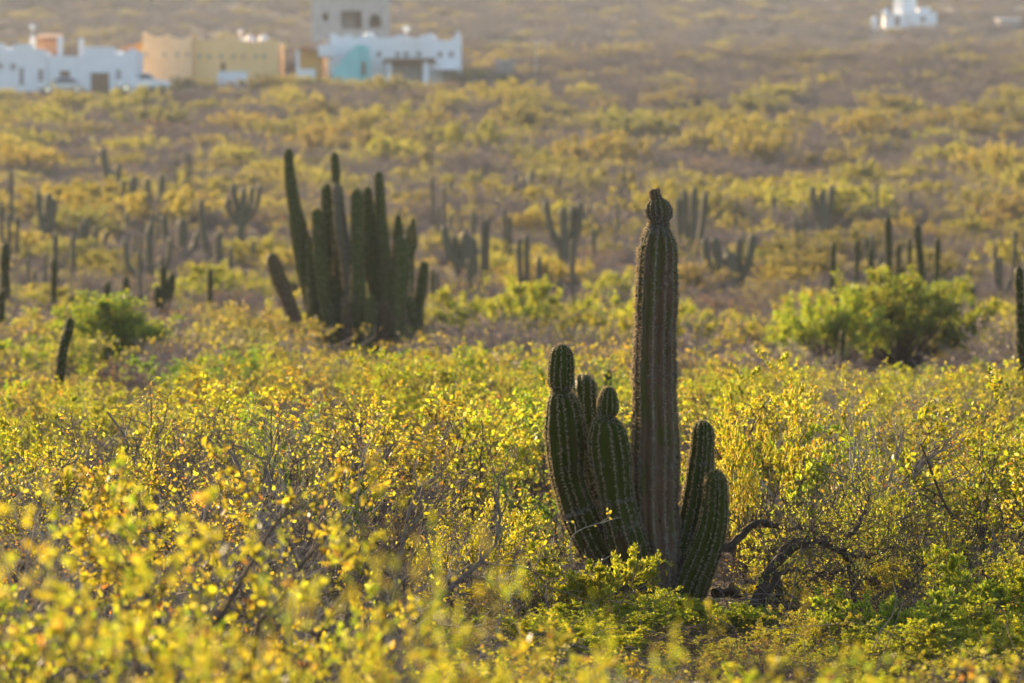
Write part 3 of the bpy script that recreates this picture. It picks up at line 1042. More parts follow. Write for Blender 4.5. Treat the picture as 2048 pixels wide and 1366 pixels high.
def stem_mesh(path, radii, ribs, depth, rings, per, mat, seed=0, scars=(), brown=(0, 0), lump=.02, spines=None, twist=0.0):
    """ribbed cactus stem along a path (base to tip). Returns mesh and, if asked for, the spine mesh."""
    rng = np.random.default_rng(seed)
    P = np.array([tuple(p) for p in path], float)
    seg = np.concatenate([[0], np.cumsum(np.linalg.norm(np.diff(P, axis=0), axis=1))])
    S = np.linspace(0, 1, rings) * seg[-1]
    # rings closer together towards the tip
    S = seg[-1] * (1 - (1 - S / seg[-1]) ** 1.25)
    C = np.stack([smooth_interp(S, seg, P[:, i]) for i in range(3)], 1)
    rr = np.maximum(smooth_interp(S, seg, radii), .002)
    rr[-1] = .002
    rr *= 1 + lump * (vnoise(S * 6 + seed * 3.1, S * 0 + seed, 11) + .5 * vnoise(S * 17, S * 0 + seed, 12))
    t = np.gradient(C, axis=0)
    t = nrm(t)
    ref = np.array([0.0, -1, 0])
    u = nrm(np.cross(np.broadcast_to(ref, t.shape), t))
    w = np.cross(t, u)
    n = ribs * per
    a = np.arange(n) * 2 * np.pi / n
    w1, w2 = rng.uniform(0, 6.28, 2)
    wk = 1.0 if spines else .4
    warp = lambda q: q + wk * (.085 * np.sin(2 * q + w1) + .05 * np.sin(5 * q + w2))
    th = warp(a)[None, :] + twist * S[:, None] + .10 * vnoise(S * 1.4, S * 0 + seed + 9, 4)[:, None]
    prof = np.abs(np.cos(ribs * a / 2)) ** .8
    dep = depth * (1 + .45 * vnoise(S[:, None] * 5, np.floor(np.arange(n) / per)[None, :] * 7.3 + seed, 8))
    rad_ = rr[:, None] * (1 - dep * (1 - prof[None, :]))
    if spines:
        rad_ = rad_ * (1 + .022 * np.cos(2 * np.pi * S / spines[0])[:, None] * prof[None, :] ** 3 * np.sin(np.arange(n) // per * 2.4 + S[:, None] * 9))
    fine = lump * .7 * vnoise(S[:, None] * 30, a[None, :] * 8 + seed, 21)
    rad_ = rad_ * (1 + fine)
    V = C[:, None, :] + (u[:, None, :] * np.cos(th)[..., None] + w[:, None, :] * np.sin(th)[..., None]) * rad_[..., None]
    f = S / seg[-1]
    sc = np.zeros(rings)
    for pos, wid, amt in scars:
        sc = np.maximum(sc, amt * np.exp(-((f - pos) / wid) ** 2))
    col = np.zeros((rings, n, 3))
    col[..., 0] = prof[None, :] ** 6
    col[..., 1] = sc[:, None] * (.7 + .6 * rng.random((rings, n)))
    col[..., 2] = np.clip((brown[0] * (1 - f) + brown[1] * f)[:, None] * (.75 + .5 * (vnoise(S[:, None] * 3, a[None, :] * 3 + seed, 31) + .5)), 0, 1.2)
    i = np.arange(rings - 1)[:, None] * n + np.arange(n)[None]
    j = np.arange(rings - 1)[:, None] * n + (np.arange(n) + 1)[None] % n
    Q = np.stack([i, j, j + n, i + n], -1).reshape(-1, 4)
    me = new_mesh('stem', V.reshape(-1, 3), Q, None, col.reshape(-1, 3), mat, True)
    if not spines:
        return me, None
    # areoles along the crests: a felt cushion and a few short spines
    gap, size, slen, ns = spines
    K = max(4, int(seg[-1] / gap))
    Vs, Ts, mi, k0 = [], [], [], 0
    ss = (np.arange(K) + .5) / K * seg[-1]
    cc = np.stack([np.interp(ss, S, C[:, i]) for i in range(3)], 1)
    uu = nrm(np.stack([np.interp(ss, S, u[:, i]) for i in range(3)], 1))
    ww = nrm(np.stack([np.interp(ss, S, w[:, i]) for i in range(3)], 1))
    tt = nrm(np.stack([np.interp(ss, S, t[:, i]) for i in range(3)], 1))
    r_ = np.interp(ss, S, rr)
    tw = twist * ss + .10 * vnoise(ss * 1.4, ss * 0 + seed + 9, 4)
    for b in range(ribs):
        ang = warp(b * 2 * np.pi / ribs) + tw
        sdj = np.cross(tt, uu * np.cos(ang)[:, None] + ww * np.sin(ang)[:, None])
        o = uu * np.cos(ang)[:, None] + ww * np.sin(ang)[:, None]
        keep = rng.random(K) < .55 + .42 * (vnoise(ss * 7, ss * 0 + b * 3.7 + seed, 51) > -.35)
        pos = (cc + o * r_[:, None])[keep] + tt[keep] * rng.normal(size=(keep.sum(), 1)) * gap * .45 + sdj[keep] * rng.normal(size=(keep.sum(), 1)) * .0035
        oo, t2 = o[keep], tt[keep]
        sd = np.cross(t2, oo)
        N = len(pos)
        sz = (size * rng.uniform(.35, 1.5, N) * np.clip(r_[keep] / .09, .4, 1.1))[:, None]
        # cushion (octahedron-like)
        vv = np.stack([pos + oo * sz * .75, pos + sd * sz * .8, pos + t2 * sz * 1.25, pos - sd * sz * .8, pos - t2 * sz * 1.25], 1)
        bb = k0 + np.arange(N)[:, None] * 5
        tr = np.concatenate([bb + [0, 1, 2], bb + [0, 2, 3], bb + [0, 3, 4], bb + [0, 4, 1]])
        Vs.append(vv.reshape(-1, 3))
        Ts.append(tr)
        mi.append(np.zeros(len(tr), int))
        k0 += N * 5
        for q in range(ns):
            d = nrm(oo * .9 + sd * rng.normal(size=(N, 1)) * .7 + t2 * rng.normal(size=(N, 1)) * .7)
            ln = slen * rng.uniform(.5, 1.4, N)[:, None]
            x1 = nrm(np.cross(d, rng.normal(size=d.shape)))
            x2 = np.cross(d, x1)
            rb = max(.0023, slen * .08)
            vv = np.stack([pos + x1 * rb, pos - x1 * rb * .5 + x2 * rb * .87, pos - x1 * rb * .5 - x2 * rb * .87, pos + d * ln], 1)
            bb = k0 + np.arange(N)[:, None] * 4
            tr = np.concatenate([bb + [0, 1, 3], bb + [1, 2, 3], bb + [2, 0, 3]])
            Vs.append(vv.reshape(-1, 3))
            Ts.append(tr)
            mi.append(np.ones(len(tr), int))
            k0 += N * 4
    # curled grey flakes of dead skin on the scars
    for pos_, wid, amt in scars:
        N = int(620 * amt * max(.4, min(1.6, seg[-1] * wid * 14)))
        fs = np.clip(rng.normal(pos_, wid * .55, N), .005, .99) * seg[-1]
        an = warp((rng.integers(0, ribs, N) + rng.normal(0, .17, N)) * 2 * np.pi / ribs)
        g3 = lambda A: np.stack([np.interp(fs, S, A[:, i]) for i in range(3)], 1)
        c3, u3, w3, t3 = g3(C), nrm(g3(u)), nrm(g3(w)), nrm(g3(t))
        o3 = u3 * np.cos(an)[:, None] + w3 * np.sin(an)[:, None]
        p3 = c3 + o3 * (np.interp(fs, S, rr) * rng.uniform(.93, 1.0, N))[:, None]
        d3 = nrm(o3 * rng.uniform(.2, 1.0, (N, 1)) + t3 * rng.normal(size=(N, 1)) + np.cross(t3, o3) * rng.normal(size=(N, 1)))
        V3, _, T3, _ = leaves(rng, p3, d3, rng.uniform(.008, .024, N), .6, np.zeros((N, 3)), True, .4)
        Vs.append(V3)
        Ts.append(T3 + k0)
        mi.append(np.zeros(len(T3), int))
        k0 += len(V3)
    sm = new_mesh('spines', np.concatenate(Vs), None, np.concatenate(Ts), None, None, False, [M['areole'], M['spine']], np.concatenate(mi))
    return me, sm


def dome(pts):
    """list of (px, py, half width) base to tip; adds a rounded tip"""
    x0, y0, w0 = pts[-1]
    x1, y1, w1 = pts[-2]
    dx, dy = x0 - x1, y0 - y1
    L = math.hypot(dx, dy) or 1
    dx, dy = dx / L, dy / L
    out = list(pts)
    for f, r in ((.35, .93), (.62, .76), (.82, .5), (.95, .22), (1.0, .02)):
        out.append((x0 + dx * w0 * f, y0 + dy * w0 * f, w0 * r))
    return out


def px_stem(pts, D, dD=0.0, depth_base=0.0):
    """photo outline -> path and radii standing in the place at D metres"""
    s = D / FPX
    n = len(pts)
    path, r = [], []
    for k, (x, y, w) in enumerate(pts):
        d = D + depth_base * (1 - k / (n - 1)) + dD * k / (n - 1)
        path.append(W(x, y, d))
        r.append(w * s)
    return path, r


# --- the sharp cactus in front
FC_D = 28.0
base = W(1325, 1240, FC_D)
FRONT = thing('cactus', 'tall ribbed cactus with bud-tipped column and shorter side stems, in sharp focus', 'cactus', (base.x, base.y, base.z))


def front_stem(name, pts, D, ribs, mat, seed, scars=(), brown=(0, 0), label=None, parent=None, tip=True, spines=(.0125, .0050, .023, 6), depth=.16, rings=150, db=0.0, dD=0.0, lump=.022):
    path, r = px_stem(dome(pts) if tip else pts, D, dD, db)
    par = parent or FRONT
    off = base
    me, sm = stem_mesh([p - off for p in path], r, ribs, depth, rings, 10, mat, seed, scars, brown, lump, spines)
    o = link(name, me, par)
    if label:
        o['label'] = label
    if sm:
        tag(link('spines', sm, o if parent is None else par), kind='stuff')
    return o


mc = front_stem('column', [(1326, 1260, 40), (1325, 1200, 38), (1321, 1120, 40), (1314, 1050, 45), (1311, 950, 47.5), (1311, 860, 46), (1309, 780, 42.5), (1310, 700, 42), (1313, 600, 40.5), (1315, 520, 39), (1316, 490, 36), (1316, 470, 29), (1317, 456, 21), (1318, 448, 17.5), (1318, 440, 18)],
                FC_D, 13, M['cactus_old'], 1, [(.995, .04, .9), (.86, .03, .5), (.06, .08, .95), (.40, .03, .55), (.2, .09, .6), (.62, .04, .42), (.73, .03, .45)], (1.0, .2), 'olive brown ribbed main column with reddish lower flanks', rings=430, spines=(.0155, .0080, .024, 8), tip=False, lump=.045)
hd = front_stem('head', [(1318, 444, 17), (1318, 438, 21), (1318, 429, 26.5), (1317, 420, 26.5)], FC_D, 13, M['cactus_old'], 2, [(.2, .4, .7)], (.3, .3), 'grey-green round head pinched off from the column', rings=50, spines=(.008, .0075, .011, 5))
path, r = px_stem([(1314, 402, 8), (1312, 396, 10), (1310, 388, 10.5), (1308, 382, 9.5), (1307, 379, 6), (1307, 378, 1)], FC_D - .01)
me, sm = stem_mesh([p - base for p in path], r, 9, .12, 24, 6, M['bud'], 3, spines=(.005, .006, .012, 7))
bd = link('bud', me, FRONT)
bd['label'] = 'dark brown bristly bud on top of the column'
tag(link('spines', sm, bd), kind='stuff')

front_stem('stem', [(1285, 1235, 22), (1262, 1195, 26), (1226, 1145, 31), (1188, 1085, 35), (1160, 1025, 37), (1143, 975, 34), (1138, 955, 34), (1134, 900, 39.5), (1131, 862, 40), (1128, 825, 35), (1124, 795, 27), (1123, 781, 18), (1123, 777, 16)], FC_D - .05, 12, M['cactus'], 4, [(.50, .014, .85), (.28, .04, .7), (.985, .02, .5), (.40, .012, .5), (.68, .02, .35)], (.55, .05), 'curved green stem at the cactus\'s left', tip=False, db=.12, rings=300)
front_stem('head', [(1122, 779, 15), (1122, 773, 22), (1122, 750, 25.5), (1123, 725, 25), (1123, 712, 23)], FC_D - .05, 13, M['cactus'], 5, [(.05, .08, .5)], (.1, 0), rings=70, spines=(.011, .0055, .014, 5))
front_stem('stem', [(1290, 1235, 24), (1255, 1150, 26), (1215, 1050, 26), (1185, 950, 26), (1172, 860, 26), (1169, 800, 25), (1168, 780, 24)], FC_D + .75, 12, M['cactus'], 6, [], (.1, 0), 'blurred paler green stem standing behind the front stems', db=-.4, rings=130)
front_stem('stem', [(1303, 1250, 22), (1294, 1210, 27), (1276, 1150, 34), (1256, 1090, 38), (1242, 1040, 37), (1232, 990, 33.5), (1229, 965, 34.5), (1223, 925, 39.5), (1218, 890, 40), (1215, 860, 35), (1214, 842, 25), (1215, 834, 14), (1215, 831, 12)], FC_D - .22, 12, M['cactus'], 7, [(.60, .016, .85), (.48, .05, .6), (.78, .015, .45), (.99, .02, .5)], (.45, .05), 'green stem with small round head, in front of the column', tip=False, rings=300, db=.14)
front_stem('head', [(1215, 833, 10), (1215, 828, 17), (1216, 812, 21), (1216, 798, 19.5), (1217, 790, 16)], FC_D - .22, 13, M['cactus'], 8, [(.04, .1, .5)], (.1, 0), rings=60, spines=(.009, .005, .013, 5))
front_stem('stem', [(1338, 1235, 20), (1348, 1180, 24), (1368, 1110, 29), (1384, 1050, 31), (1396, 990, 30), (1402, 930, 26), (1405, 895, 23.5), (1406, 865, 21.5)], FC_D + .16, 13, M['cactus'], 9, [(.42, .035, .7), (.78, .012, .6)], (.4, .1), 'dark green taller side stem right of the column', db=-.1, rings=300, spines=(.0115, .0045, .018, 5))
front_stem('stem', [(1352, 1245, 28), (1372, 1205, 32), (1392, 1150, 34), (1412, 1100, 32), (1426, 1050, 28), (1431, 1000, 25), (1432, 965, 22.5)], FC_D - .12, 13, M['cactus'], 10, [(.28, .05, .3)], (.2, .1), 'short dark stem bending out at the cactus\'s right', db=.06, rings=260, spines=(.0115, .0042, .019, 5))

# --- middle-distance and far cacti
CACTUS_SPOTS = []


def far_cactus(name, label, D, stems, mat='cactus_far', group=None, ribs=9, rings=22, px0=None, depth=.12, spread=.0, seed=0, grounded=True, fat=1.0, per=4, pull=.25, foot=.85):
    """stems: lists of (px, py, half width) from low to tip; the stems run on down to the ground"""
    sc = D / FPX
    xm = np.mean([s[0][0] for s in stems]) if px0 is None else px0
    p = W(xm, 600, D)
    gz = Tz(p.x, p.y)
    t = thing(name, label, 'cactus', (p.x, p.y, gz), 0, group)
    rng = np.random.default_rng(seed + int(xm))
    CACTUS_SPOTS.append((p.x, p.y))
    for k, pts in enumerate(stems):
        mt = mat
        if isinstance(pts[-1], str):
            mt = pts[-1]
            pts = pts[:-1]
        dd = rng.uniform(-1, 1) * spread
        x, y, w = pts[0]
        q = W(x, y, D + dd)
        gg = Tz(q.x, q.y)
        pts = list(pts)
        if grounded and q.z > gg - .1:
            gy = y + (q.z - gg + .25) / sc
            xb = x + (xm - x) * pull
            pts = [(xb, gy, w * foot), ((xb + x) / 2, (gy + y) / 2, w * (foot + 1) / 2)] + pts
        path, r = px_stem(dome(pts), D + dd)
        me, sm_ = stem_mesh([v - p.__class__((p.x, p.y, gz)) for v in path], [q * fat for q in r], ribs, depth, rings, per, M[mt], seed * 17 + k, [(rng.uniform(.3, .8), .03, .12), (rng.uniform(.1, .6), .05, .1)] if D < 135 else [(rng.uniform(.3, .8), .04, .35)], (.5, .1), .045 if D < 135 else .03, (.095, .018, .045, 3) if D < 135 else None)
        st_ = link('stem', me, t)
        if sm_:
            tag(link('spines', sm_, st_), kind='stuff')
    return t


# the big clump: each stem in photo pixels
BIG = [
    [(634, 690, 12), (622, 600, 16), (606, 520, 18), (592, 430, 16), (586, 395, 13), (582, 370, 13), (578, 330, 10), (577, 306, 9)],
    [(650, 700, 16), (628, 600, 17), (610, 520, 17), (601, 450, 13), (598, 432, 11)],
    [(668, 690, 14), (650, 600, 14), (641, 520, 14), (636, 450, 12), (635, 428, 11)],
    [(690, 690, 14), (674, 600, 15), (663, 500, 15), (656, 420, 13), (653, 378, 11)],
    [(625, 640, 8), (622, 580, 8), (619, 520, 6), (618, 475, 5)],
    [(688, 690, 15), (672, 640, 16), (664, 600, 15), (661, 560, 12)],
    [(700, 640, 14), (690, 560, 15), (686, 520, 14), (684, 502, 12)],
    [(716, 690, 15), (716, 600, 16), (715, 500, 13), (714, 430, 13), (714, 388, 11)],
    [(774, 640, 18), (758, 585, 20), (744, 520, 19), (741, 450, 15), (737, 410, 11), (735, 382, 9)],
    [(780, 680, 14), (775, 600, 14), (770, 520, 13), (763, 440, 11), (759, 380, 10), (757, 350, 9)],
    [(700, 600, 12), (690, 500, 13), (681, 450, 13), (677, 400, 11), (675, 376, 10), 'cactus_grey'],
    [(672, 368, 8), (671, 340, 9), (669, 312, 8)],
    [(800, 600, 12), (806, 540, 15), (804, 500, 14), (803, 485, 12)],
    [(806, 560, 10), (818, 510, 12), (823, 470, 12), (822, 458, 10)],
    [(790, 560, 10), (794, 500, 11), (796, 450, 9), (796, 434, 6)],
    [(826, 462, 4), (826, 445, 5), (826, 440, 4)],
    [(835, 680, 10), (836, 620, 11), (845, 560, 11), (848, 530, 9)],
    [(815, 690, 10), (810, 620, 11), (800, 560, 12), 'cactus_grey'],
    [(738, 690, 11), (742, 640, 12), (740, 600, 10)],
    [(768, 700, 13), (770, 650, 13), (768, 610, 11), 'cactus_dead'],
    [(698, 700, 9), (694, 650, 9), (690, 600, 8), 'cactus_dead'],
    [(790, 690, 9), (796, 630, 10), (788, 575, 10), (786, 548, 9), 'cactus_grey'],
    [(806, 560, 6), (812, 530, 7), (810, 505, 6), 'cactus_grey'],
    [(828, 690, 7), (826, 640, 8), (818, 600, 8)],
    [(752, 690, 8), (750, 640, 9), (746, 610, 8), 'cactus_dead'],
]
BIG_D = 97.0
far_cactus('cactus_clump', 'largest blurred dark green cactus clump of many tall stems behind the front cactus', BIG_D, BIG, 'cactus_clump', spread=1.3, rings=60, seed=3, px0=715, ribs=11, depth=.2, fat=1.0, per=6, pull=.04, foot=.62)
c = CACTUS_SPOTS[-1]
far_cactus('withered_cactus', 'brown withered cactus stump leaning out at the left of the largest clump', 96, [[(598, 660, 13), (578, 605, 15), (556, 550, 16), (545, 518, 13)], [(606, 690, 16), (590, 650, 15), (582, 632, 10)]], 'cactus_dead', px0=605, seed=5, rings=30)

S1 = lambda x, t, w, lean=0: [(x - lean * .5, t + 70, w), (x - lean * .2, t + 35, w), (x, t + w, w * .9)]
singles = [
    (10, 485, 10, 112, 'jointed green cactus column hard against the left edge', 0),
    (3, 580, 7, 92, 'short dark cactus post cut by the left edge', 0),
    (108, 515, 6.5, 118, 'lone straight cactus post standing left of the dense green bush', 0),
    (143, 588, 6, 105, 'tiny cactus tip showing just above the shrubs at left', 0),
    (215, 562, 6.5, 112, 'shorter left one of two small posts above the dense green bush', 4),
    (252, 552, 7.5, 112, 'taller right one of two small posts above the dense green bush', -3),
    (420, 537, 5.5, 118, 'slim cactus post midway between three-stemmed cactus and largest clump', 0),
    (22, 340, 4.5, 190, 'tall thin grey-green far cactus pole near the left edge', -2),
    (255, 425, 5, 185, 'thin far cactus pole left of the three-pronged far cactus', -4),
    (865, 537, 4, 120, 'very small dark cactus post right of the largest clump', 0),
    (1187, 455, 5, 165, 'single slim far cactus post left of the tall front column', 0),
    (1215, 738, 8, 52, 'stubby dark cactus tip behind the front cactus\'s left stems', 0),
    (1667, 483, 5.5, 142, 'leftmost small post of the row above the wide green tree', 5),
    (1713, 478, 4.5, 146, 'faint second post of the row above the wide green tree', 0),
    (1742, 495, 6.5, 128, 'short stout third post of the row above the wide green tree', 0),
    (1776, 433, 7.5, 130, 'tallest straight post of the row above the wide green tree', -2),
    (1797, 487, 5, 132, 'slim post just right of the tallest one above the wide green tree', 3),
    (1820, 475, 4.5, 140, 'thin grey post between the two tall ones above the wide green tree', 2),
    (1834, 447, 8, 128, 'tall leaning post above the right half of the wide green tree', -14),
    (1875, 475, 6, 138, 'dark rightmost post of the row above the wide green tree', 2),
    (1676, 560, 4.5, 100, 'little post sticking out of the left end of the wide green tree', 0),
    (1685, 662, 5.5, 76, 'taller dark post in front of the wide green tree\'s left end', 3),
    (1668, 700, 5, 77, 'shorter dark post in front of the wide green tree\'s left end', 0),
    (1944, 565, 6, 122, 'small dark cactus post right of the wide green tree', 0),
    (2038, 532, 9.5, 60, 'tall smooth cactus column against the right edge', -4),
    (1548, 372, 5, 205, 'faint pole-like far cactus right of the tall front column', 0),
]
for i, (x, tp, w, D, lab, lean) in enumerate(singles):
    pts = S1(x, tp, w, lean)
    if x == 10:
        pts = [(11, 610, 10), (10, 560, 10.5), (10, 548, 8), (10, 540, 9.5), (10, 500, 8.5), (10, 492, 7.5)]
    if x == 2038:
        pts = [(2044, 760, 11), (2042, 660, 10.5), (2040, 600, 9.5), (2038, 545, 9), (2038, 540, 8.5)]
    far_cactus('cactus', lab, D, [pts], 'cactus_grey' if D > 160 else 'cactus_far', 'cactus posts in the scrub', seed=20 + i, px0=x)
far_cactus('cactus', 'leaning dark cactus column with a bend, below the dense green bush at left', 62, [[(116, 800, 11), (120, 750, 10.5), (124, 715, 10.5), (131, 680, 10), (139, 655, 9.5), (140, 643, 8.5)]], group='cactus posts in the scrub', seed=50, px0=116)
far_cactus('cactus', 'small three-stemmed cactus right of the dense green bush', 112, [[(327, 600, 7), (327, 560, 7), (326, 537, 6)], [(316, 600, 7), (314, 580, 7), (314, 576, 6)], [(336, 600, 7), (343, 570, 8), (344, 553, 7)]], group='cactus posts in the scrub', seed=51)

clumps = [
    (186, 'far two-armed grey cactus near the left edge', [[(88, 480, 6), (80, 430, 5), (76, 385, 4)], [(92, 490, 7), (95, 440, 7), (98, 390, 5)], [(106, 440, 4), (110, 400, 4)]]),
    (172, 'far tangled cactus cluster left of centre-left shrubs', [[(165, 510, 4), (163, 450, 4)], [(176, 520, 6), (174, 470, 5), (172, 440, 4)], [(186, 520, 6), (190, 480, 5), (193, 455, 4)], [(206, 520, 5), (209, 480, 4), (215, 465, 4)]]),
    (166, 'three-pronged far cactus with curved outer arms', [[(350, 505, 6), (338, 490, 6), (330, 460, 5), (328, 435, 5)], [(366, 510, 8), (365, 470, 8), (365, 445, 7)], [(378, 508, 5), (390, 490, 5), (394, 470, 4)]]),
    (248, 'hazy far cactus cluster with thick stems upper left', [[(222, 390, 6), (212, 340, 6), (206, 300, 5)], [(228, 395, 7), (224, 350, 7)], [(234, 395, 5), (236, 350, 4), (238, 330, 4)]]),
    (215, 'hazy trident-shaped far cactus left of the largest clump', [[(280, 425, 5), (270, 390, 5), (268, 355, 4)], [(297, 425, 5), (296, 380, 5), (295, 360, 4)], [(312, 425, 5), (322, 390, 5), (324, 350, 4)]]),
    (160, 'lanky two-stemmed far cactus left of the withered stump', [[(418, 520, 6), (408, 470, 6), (403, 420, 5), (402, 404, 4)], [(437, 540, 6), (438, 490, 6), (438, 468, 5)]]),
    (172, 'bushy grey candelabra cactus on a bare trunk left of the largest clump', [[(472, 520, 5), (480, 470, 6), (478, 440, 6), (470, 400, 5), (466, 370, 4)], [(480, 460, 6), (486, 420, 6), (488, 380, 4)], [(482, 460, 6), (497, 430, 5), (503, 390, 4), (504, 376, 4)], [(478, 450, 5), (462, 430, 5), (455, 400, 4)], [(484, 455, 5), (510, 420, 4), (518, 385, 4), (521, 368, 3)]]),
    (146, 'open candelabra cactus with hooked left arm, right of the largest clump', [[(928, 535, 9), (908, 520, 7), (896, 495, 7), (890, 470, 6), (888, 455, 5)], [(934, 545, 12), (932, 500, 10), (931, 470, 7)], [(944, 545, 9), (945, 500, 8), (944, 480, 6)], [(912, 505, 5), (910, 485, 5), (908, 474, 4)]]),
    (168, 'V-shaped far cactus just left of the tall front column', [[(1122, 500, 6), (1106, 470, 6), (1096, 430, 5), (1093, 405, 5)], [(1130, 505, 8), (1128, 460, 7), (1125, 420, 5)], [(1140, 500, 7), (1144, 460, 5), (1146, 415, 5)], [(1146, 490, 6), (1158, 455, 5), (1161, 405, 4)]]),
    (176, 'far cactus cluster peeping out behind the tall front column\'s right side', [[(1372, 490, 5), (1370, 430, 5), (1369, 380, 4)], [(1384, 495, 6), (1388, 430, 5), (1390, 375, 4)], [(1398, 495, 5), (1406, 440, 5), (1412, 385, 4)], [(1360, 490, 4), (1357, 430, 4), (1356, 400, 4)]]),
    (141, 'broad candelabra cactus with arms bending up, right of the tall front column', [[(1436, 550, 6), (1420, 535, 6), (1412, 505, 6), (1410, 480, 5)], [(1450, 560, 7), (1438, 520, 7), (1430, 480, 6)], [(1462, 565, 12), (1461, 530, 12), (1460, 512, 9)], [(1474, 560, 7), (1478, 510, 6), (1480, 478, 5)], [(1482, 555, 7), (1497, 525, 7), (1503, 490, 6), (1505, 472, 5)]]),
    (190, 'dark V-shaped far cactus in the right half above pale scrub', [[(1640, 450, 6), (1630, 410, 5), (1624, 375, 4)], [(1646, 455, 8), (1646, 410, 7), (1644, 385, 5)], [(1652, 450, 6), (1660, 410, 5), (1664, 372, 4)]]),
    (225, 'faint far cactus cluster upper left of the tall front column', [[(905, 420, 4), (900, 370, 4)], [(915, 425, 5), (916, 380, 4)], [(928, 420, 4), (934, 375, 4)]]),
    (232, 'faint far cactus cluster above the V-shaped one', [[(1035, 400, 4), (1030, 350, 4)], [(1046, 405, 5), (1047, 360, 4)], [(1058, 400, 4), (1064, 345, 4)]]),
]
for i, (D, lab, st) in enumerate(clumps):
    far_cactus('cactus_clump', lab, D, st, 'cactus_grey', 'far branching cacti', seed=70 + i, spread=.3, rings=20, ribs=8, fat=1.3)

# more faint cacti all over the flat and the foot of the slope
rng = np.random.default_rng(31)
FAINT = []
for k in range(56):
    D = rng.uniform(125, 245)
    px = rng.choice([rng.uniform(10, 560), rng.uniform(10, 560), rng.uniform(860, 1255), rng.uniform(1365, 2040)])
    x = (px - 1024) / FPX * D
    if any(abs(x - a) < 1.3 and abs(D - b) < 9 for a, b in CACTUS_SPOTS) or 560 < px < 860 or 1255 < px < 1365:
        continue
    gy = px_of(x, D, Tz(x, D))[1]
    sc = FPX / D
    hh = rng.uniform(1.4, 3.6) * sc
    w = rng.uniform(.055, .11) * sc
    n = int(rng.choice([1, 1, 2, 3, 4, 5]))
    st = []
    for q in range(n):
        f = (q - (n - 1) / 2)
        ht = hh * rng.uniform(.42, 1.0)
        sp = f * w * rng.uniform(2.0, 4.6) + rng.normal() * w
        st.append([(px + sp * .25, gy - ht * .12, w), (px + sp * .85, gy - ht * .42, w), (px + sp, gy - ht * .75, w * .95), (px + sp * 1.05, gy - ht, w * .8)])
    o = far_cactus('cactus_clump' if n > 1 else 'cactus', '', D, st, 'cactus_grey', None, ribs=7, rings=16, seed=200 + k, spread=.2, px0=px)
    FAINT.append((o, ('faint single-stemmed far cactus' if n == 1 else 'faint two-stemmed far cactus' if n == 2 else 'faint branching far cactus'), px, D))

# ------------------------------------------------------------------ shrubs of the near and middle field
def crown_proto(seed, h, rad_, nl, leafs, nclump, nleaf, palette, bare, barkmat, thick, low=.22, rag=1.25):
    """low spreading desert tree: limbs fan out from the foot, leaf sprays mostly in the upper shell"""
    rng = np.random.default_rng(seed)
    az = rng.uniform(0, 2 * np.pi, nclump)
    rr = np.sqrt(rng.random(nclump)) * rad_
    up = np.sqrt(np.clip(1 - (rr / rad_) ** 2, 0, 1))
    lob = 1 + .28 * np.sin(az * 3 + seed) + .18 * np.sin(az * 5 + 2 * seed)
    rr *= lob
    zz = h * (.38 + .62 * up * rng.uniform(.55, 1.05, nclump))
    C = np.stack([rr * np.cos(az), rr * np.sin(az), zz], 1)
    st = rng.normal(size=(nclump, 3)) * .08 * np.array([1, 1, 0])
    K = 7
    t = np.linspace(0, 1, K)[None, :, None]
    mid = C * np.array([.55, .55, .62])
    P = (1 - t) ** 2 * st[:, None] + 2 * t * (1 - t) * mid[:, None] + t ** 2 * C[:, None]
    P = P + rng.normal(size=P.shape) * .05 * t
    q = rng.uniform(.6, 1.3, nclump) * thick
    parts = [tubes(P, rad(P, q, q * .3), 4)]
    n2 = 7 if bare else 4
    idx = np.repeat(np.arange(nclump), n2)
    pos, tg = sample(P, idx, rng.uniform(.35, 1, len(idx)))
    p2 = grow(rng, pos, fork(rng, tg, .4, 1.1), rng.uniform(.2, .55, len(idx)) * h * .5, 4, .25, .1)
    q2 = np.full(len(idx), thick * .28)
    tw = [tubes(p2, rad(p2, q2, q2 * .5), 3)]
    if bare:
        idx = np.repeat(np.arange(len(p2)), 3)
        pos, tg = sample(p2, idx, rng.uniform(.2, 1, len(idx)))
        p3 = grow(rng, pos, fork(rng, tg, .4, 1.1), rng.uniform(.1, .3, len(idx)) * h * .5, 3, .25, .1)
        q3 = np.full(len(idx), thick * .2)
        tw.append(tubes(p3, rad(p3, q3, q3 * .6), 3))
    idx = rng.integers(0, len(p2), nleaf)
    pos, tg = sample(p2, idx, rng.uniform(.2, 1, nleaf))
    pos = pos + rng.normal(size=pos.shape) * .05
    keep = rng.random(nleaf) < np.clip((pos[:, 2] / h - low) * 2.2 + rag * vnoise(pos[:, 0] * 2.6 + seed, pos[:, 1] * 2.6 + pos[:, 2] * 2, 78), .03, 1)
    pos, tg = pos[keep], tg[keep]
    nleaf = len(pos)
    V, Q, Tr, CC = leaves(rng, pos, tg * .4 + rng.normal(size=pos.shape) + UP * .2, leafs * rng.uniform(.6, 1.3, nleaf), .55, pal(rng, palette, nleaf), True)
    sv, sq = cat_tubes(parts)
    tv, tq = cat_tubes(tw)
    return dict(stems=new_mesh('trunk', sv, sq, None, None, M[barkmat], True), twigs=new_mesh('twigs', tv, tq, None, None, M[barkmat]),
                foliage=new_mesh('crown', V, Q, Tr, CC, M['leaf_far']), h=h, r=rad_)


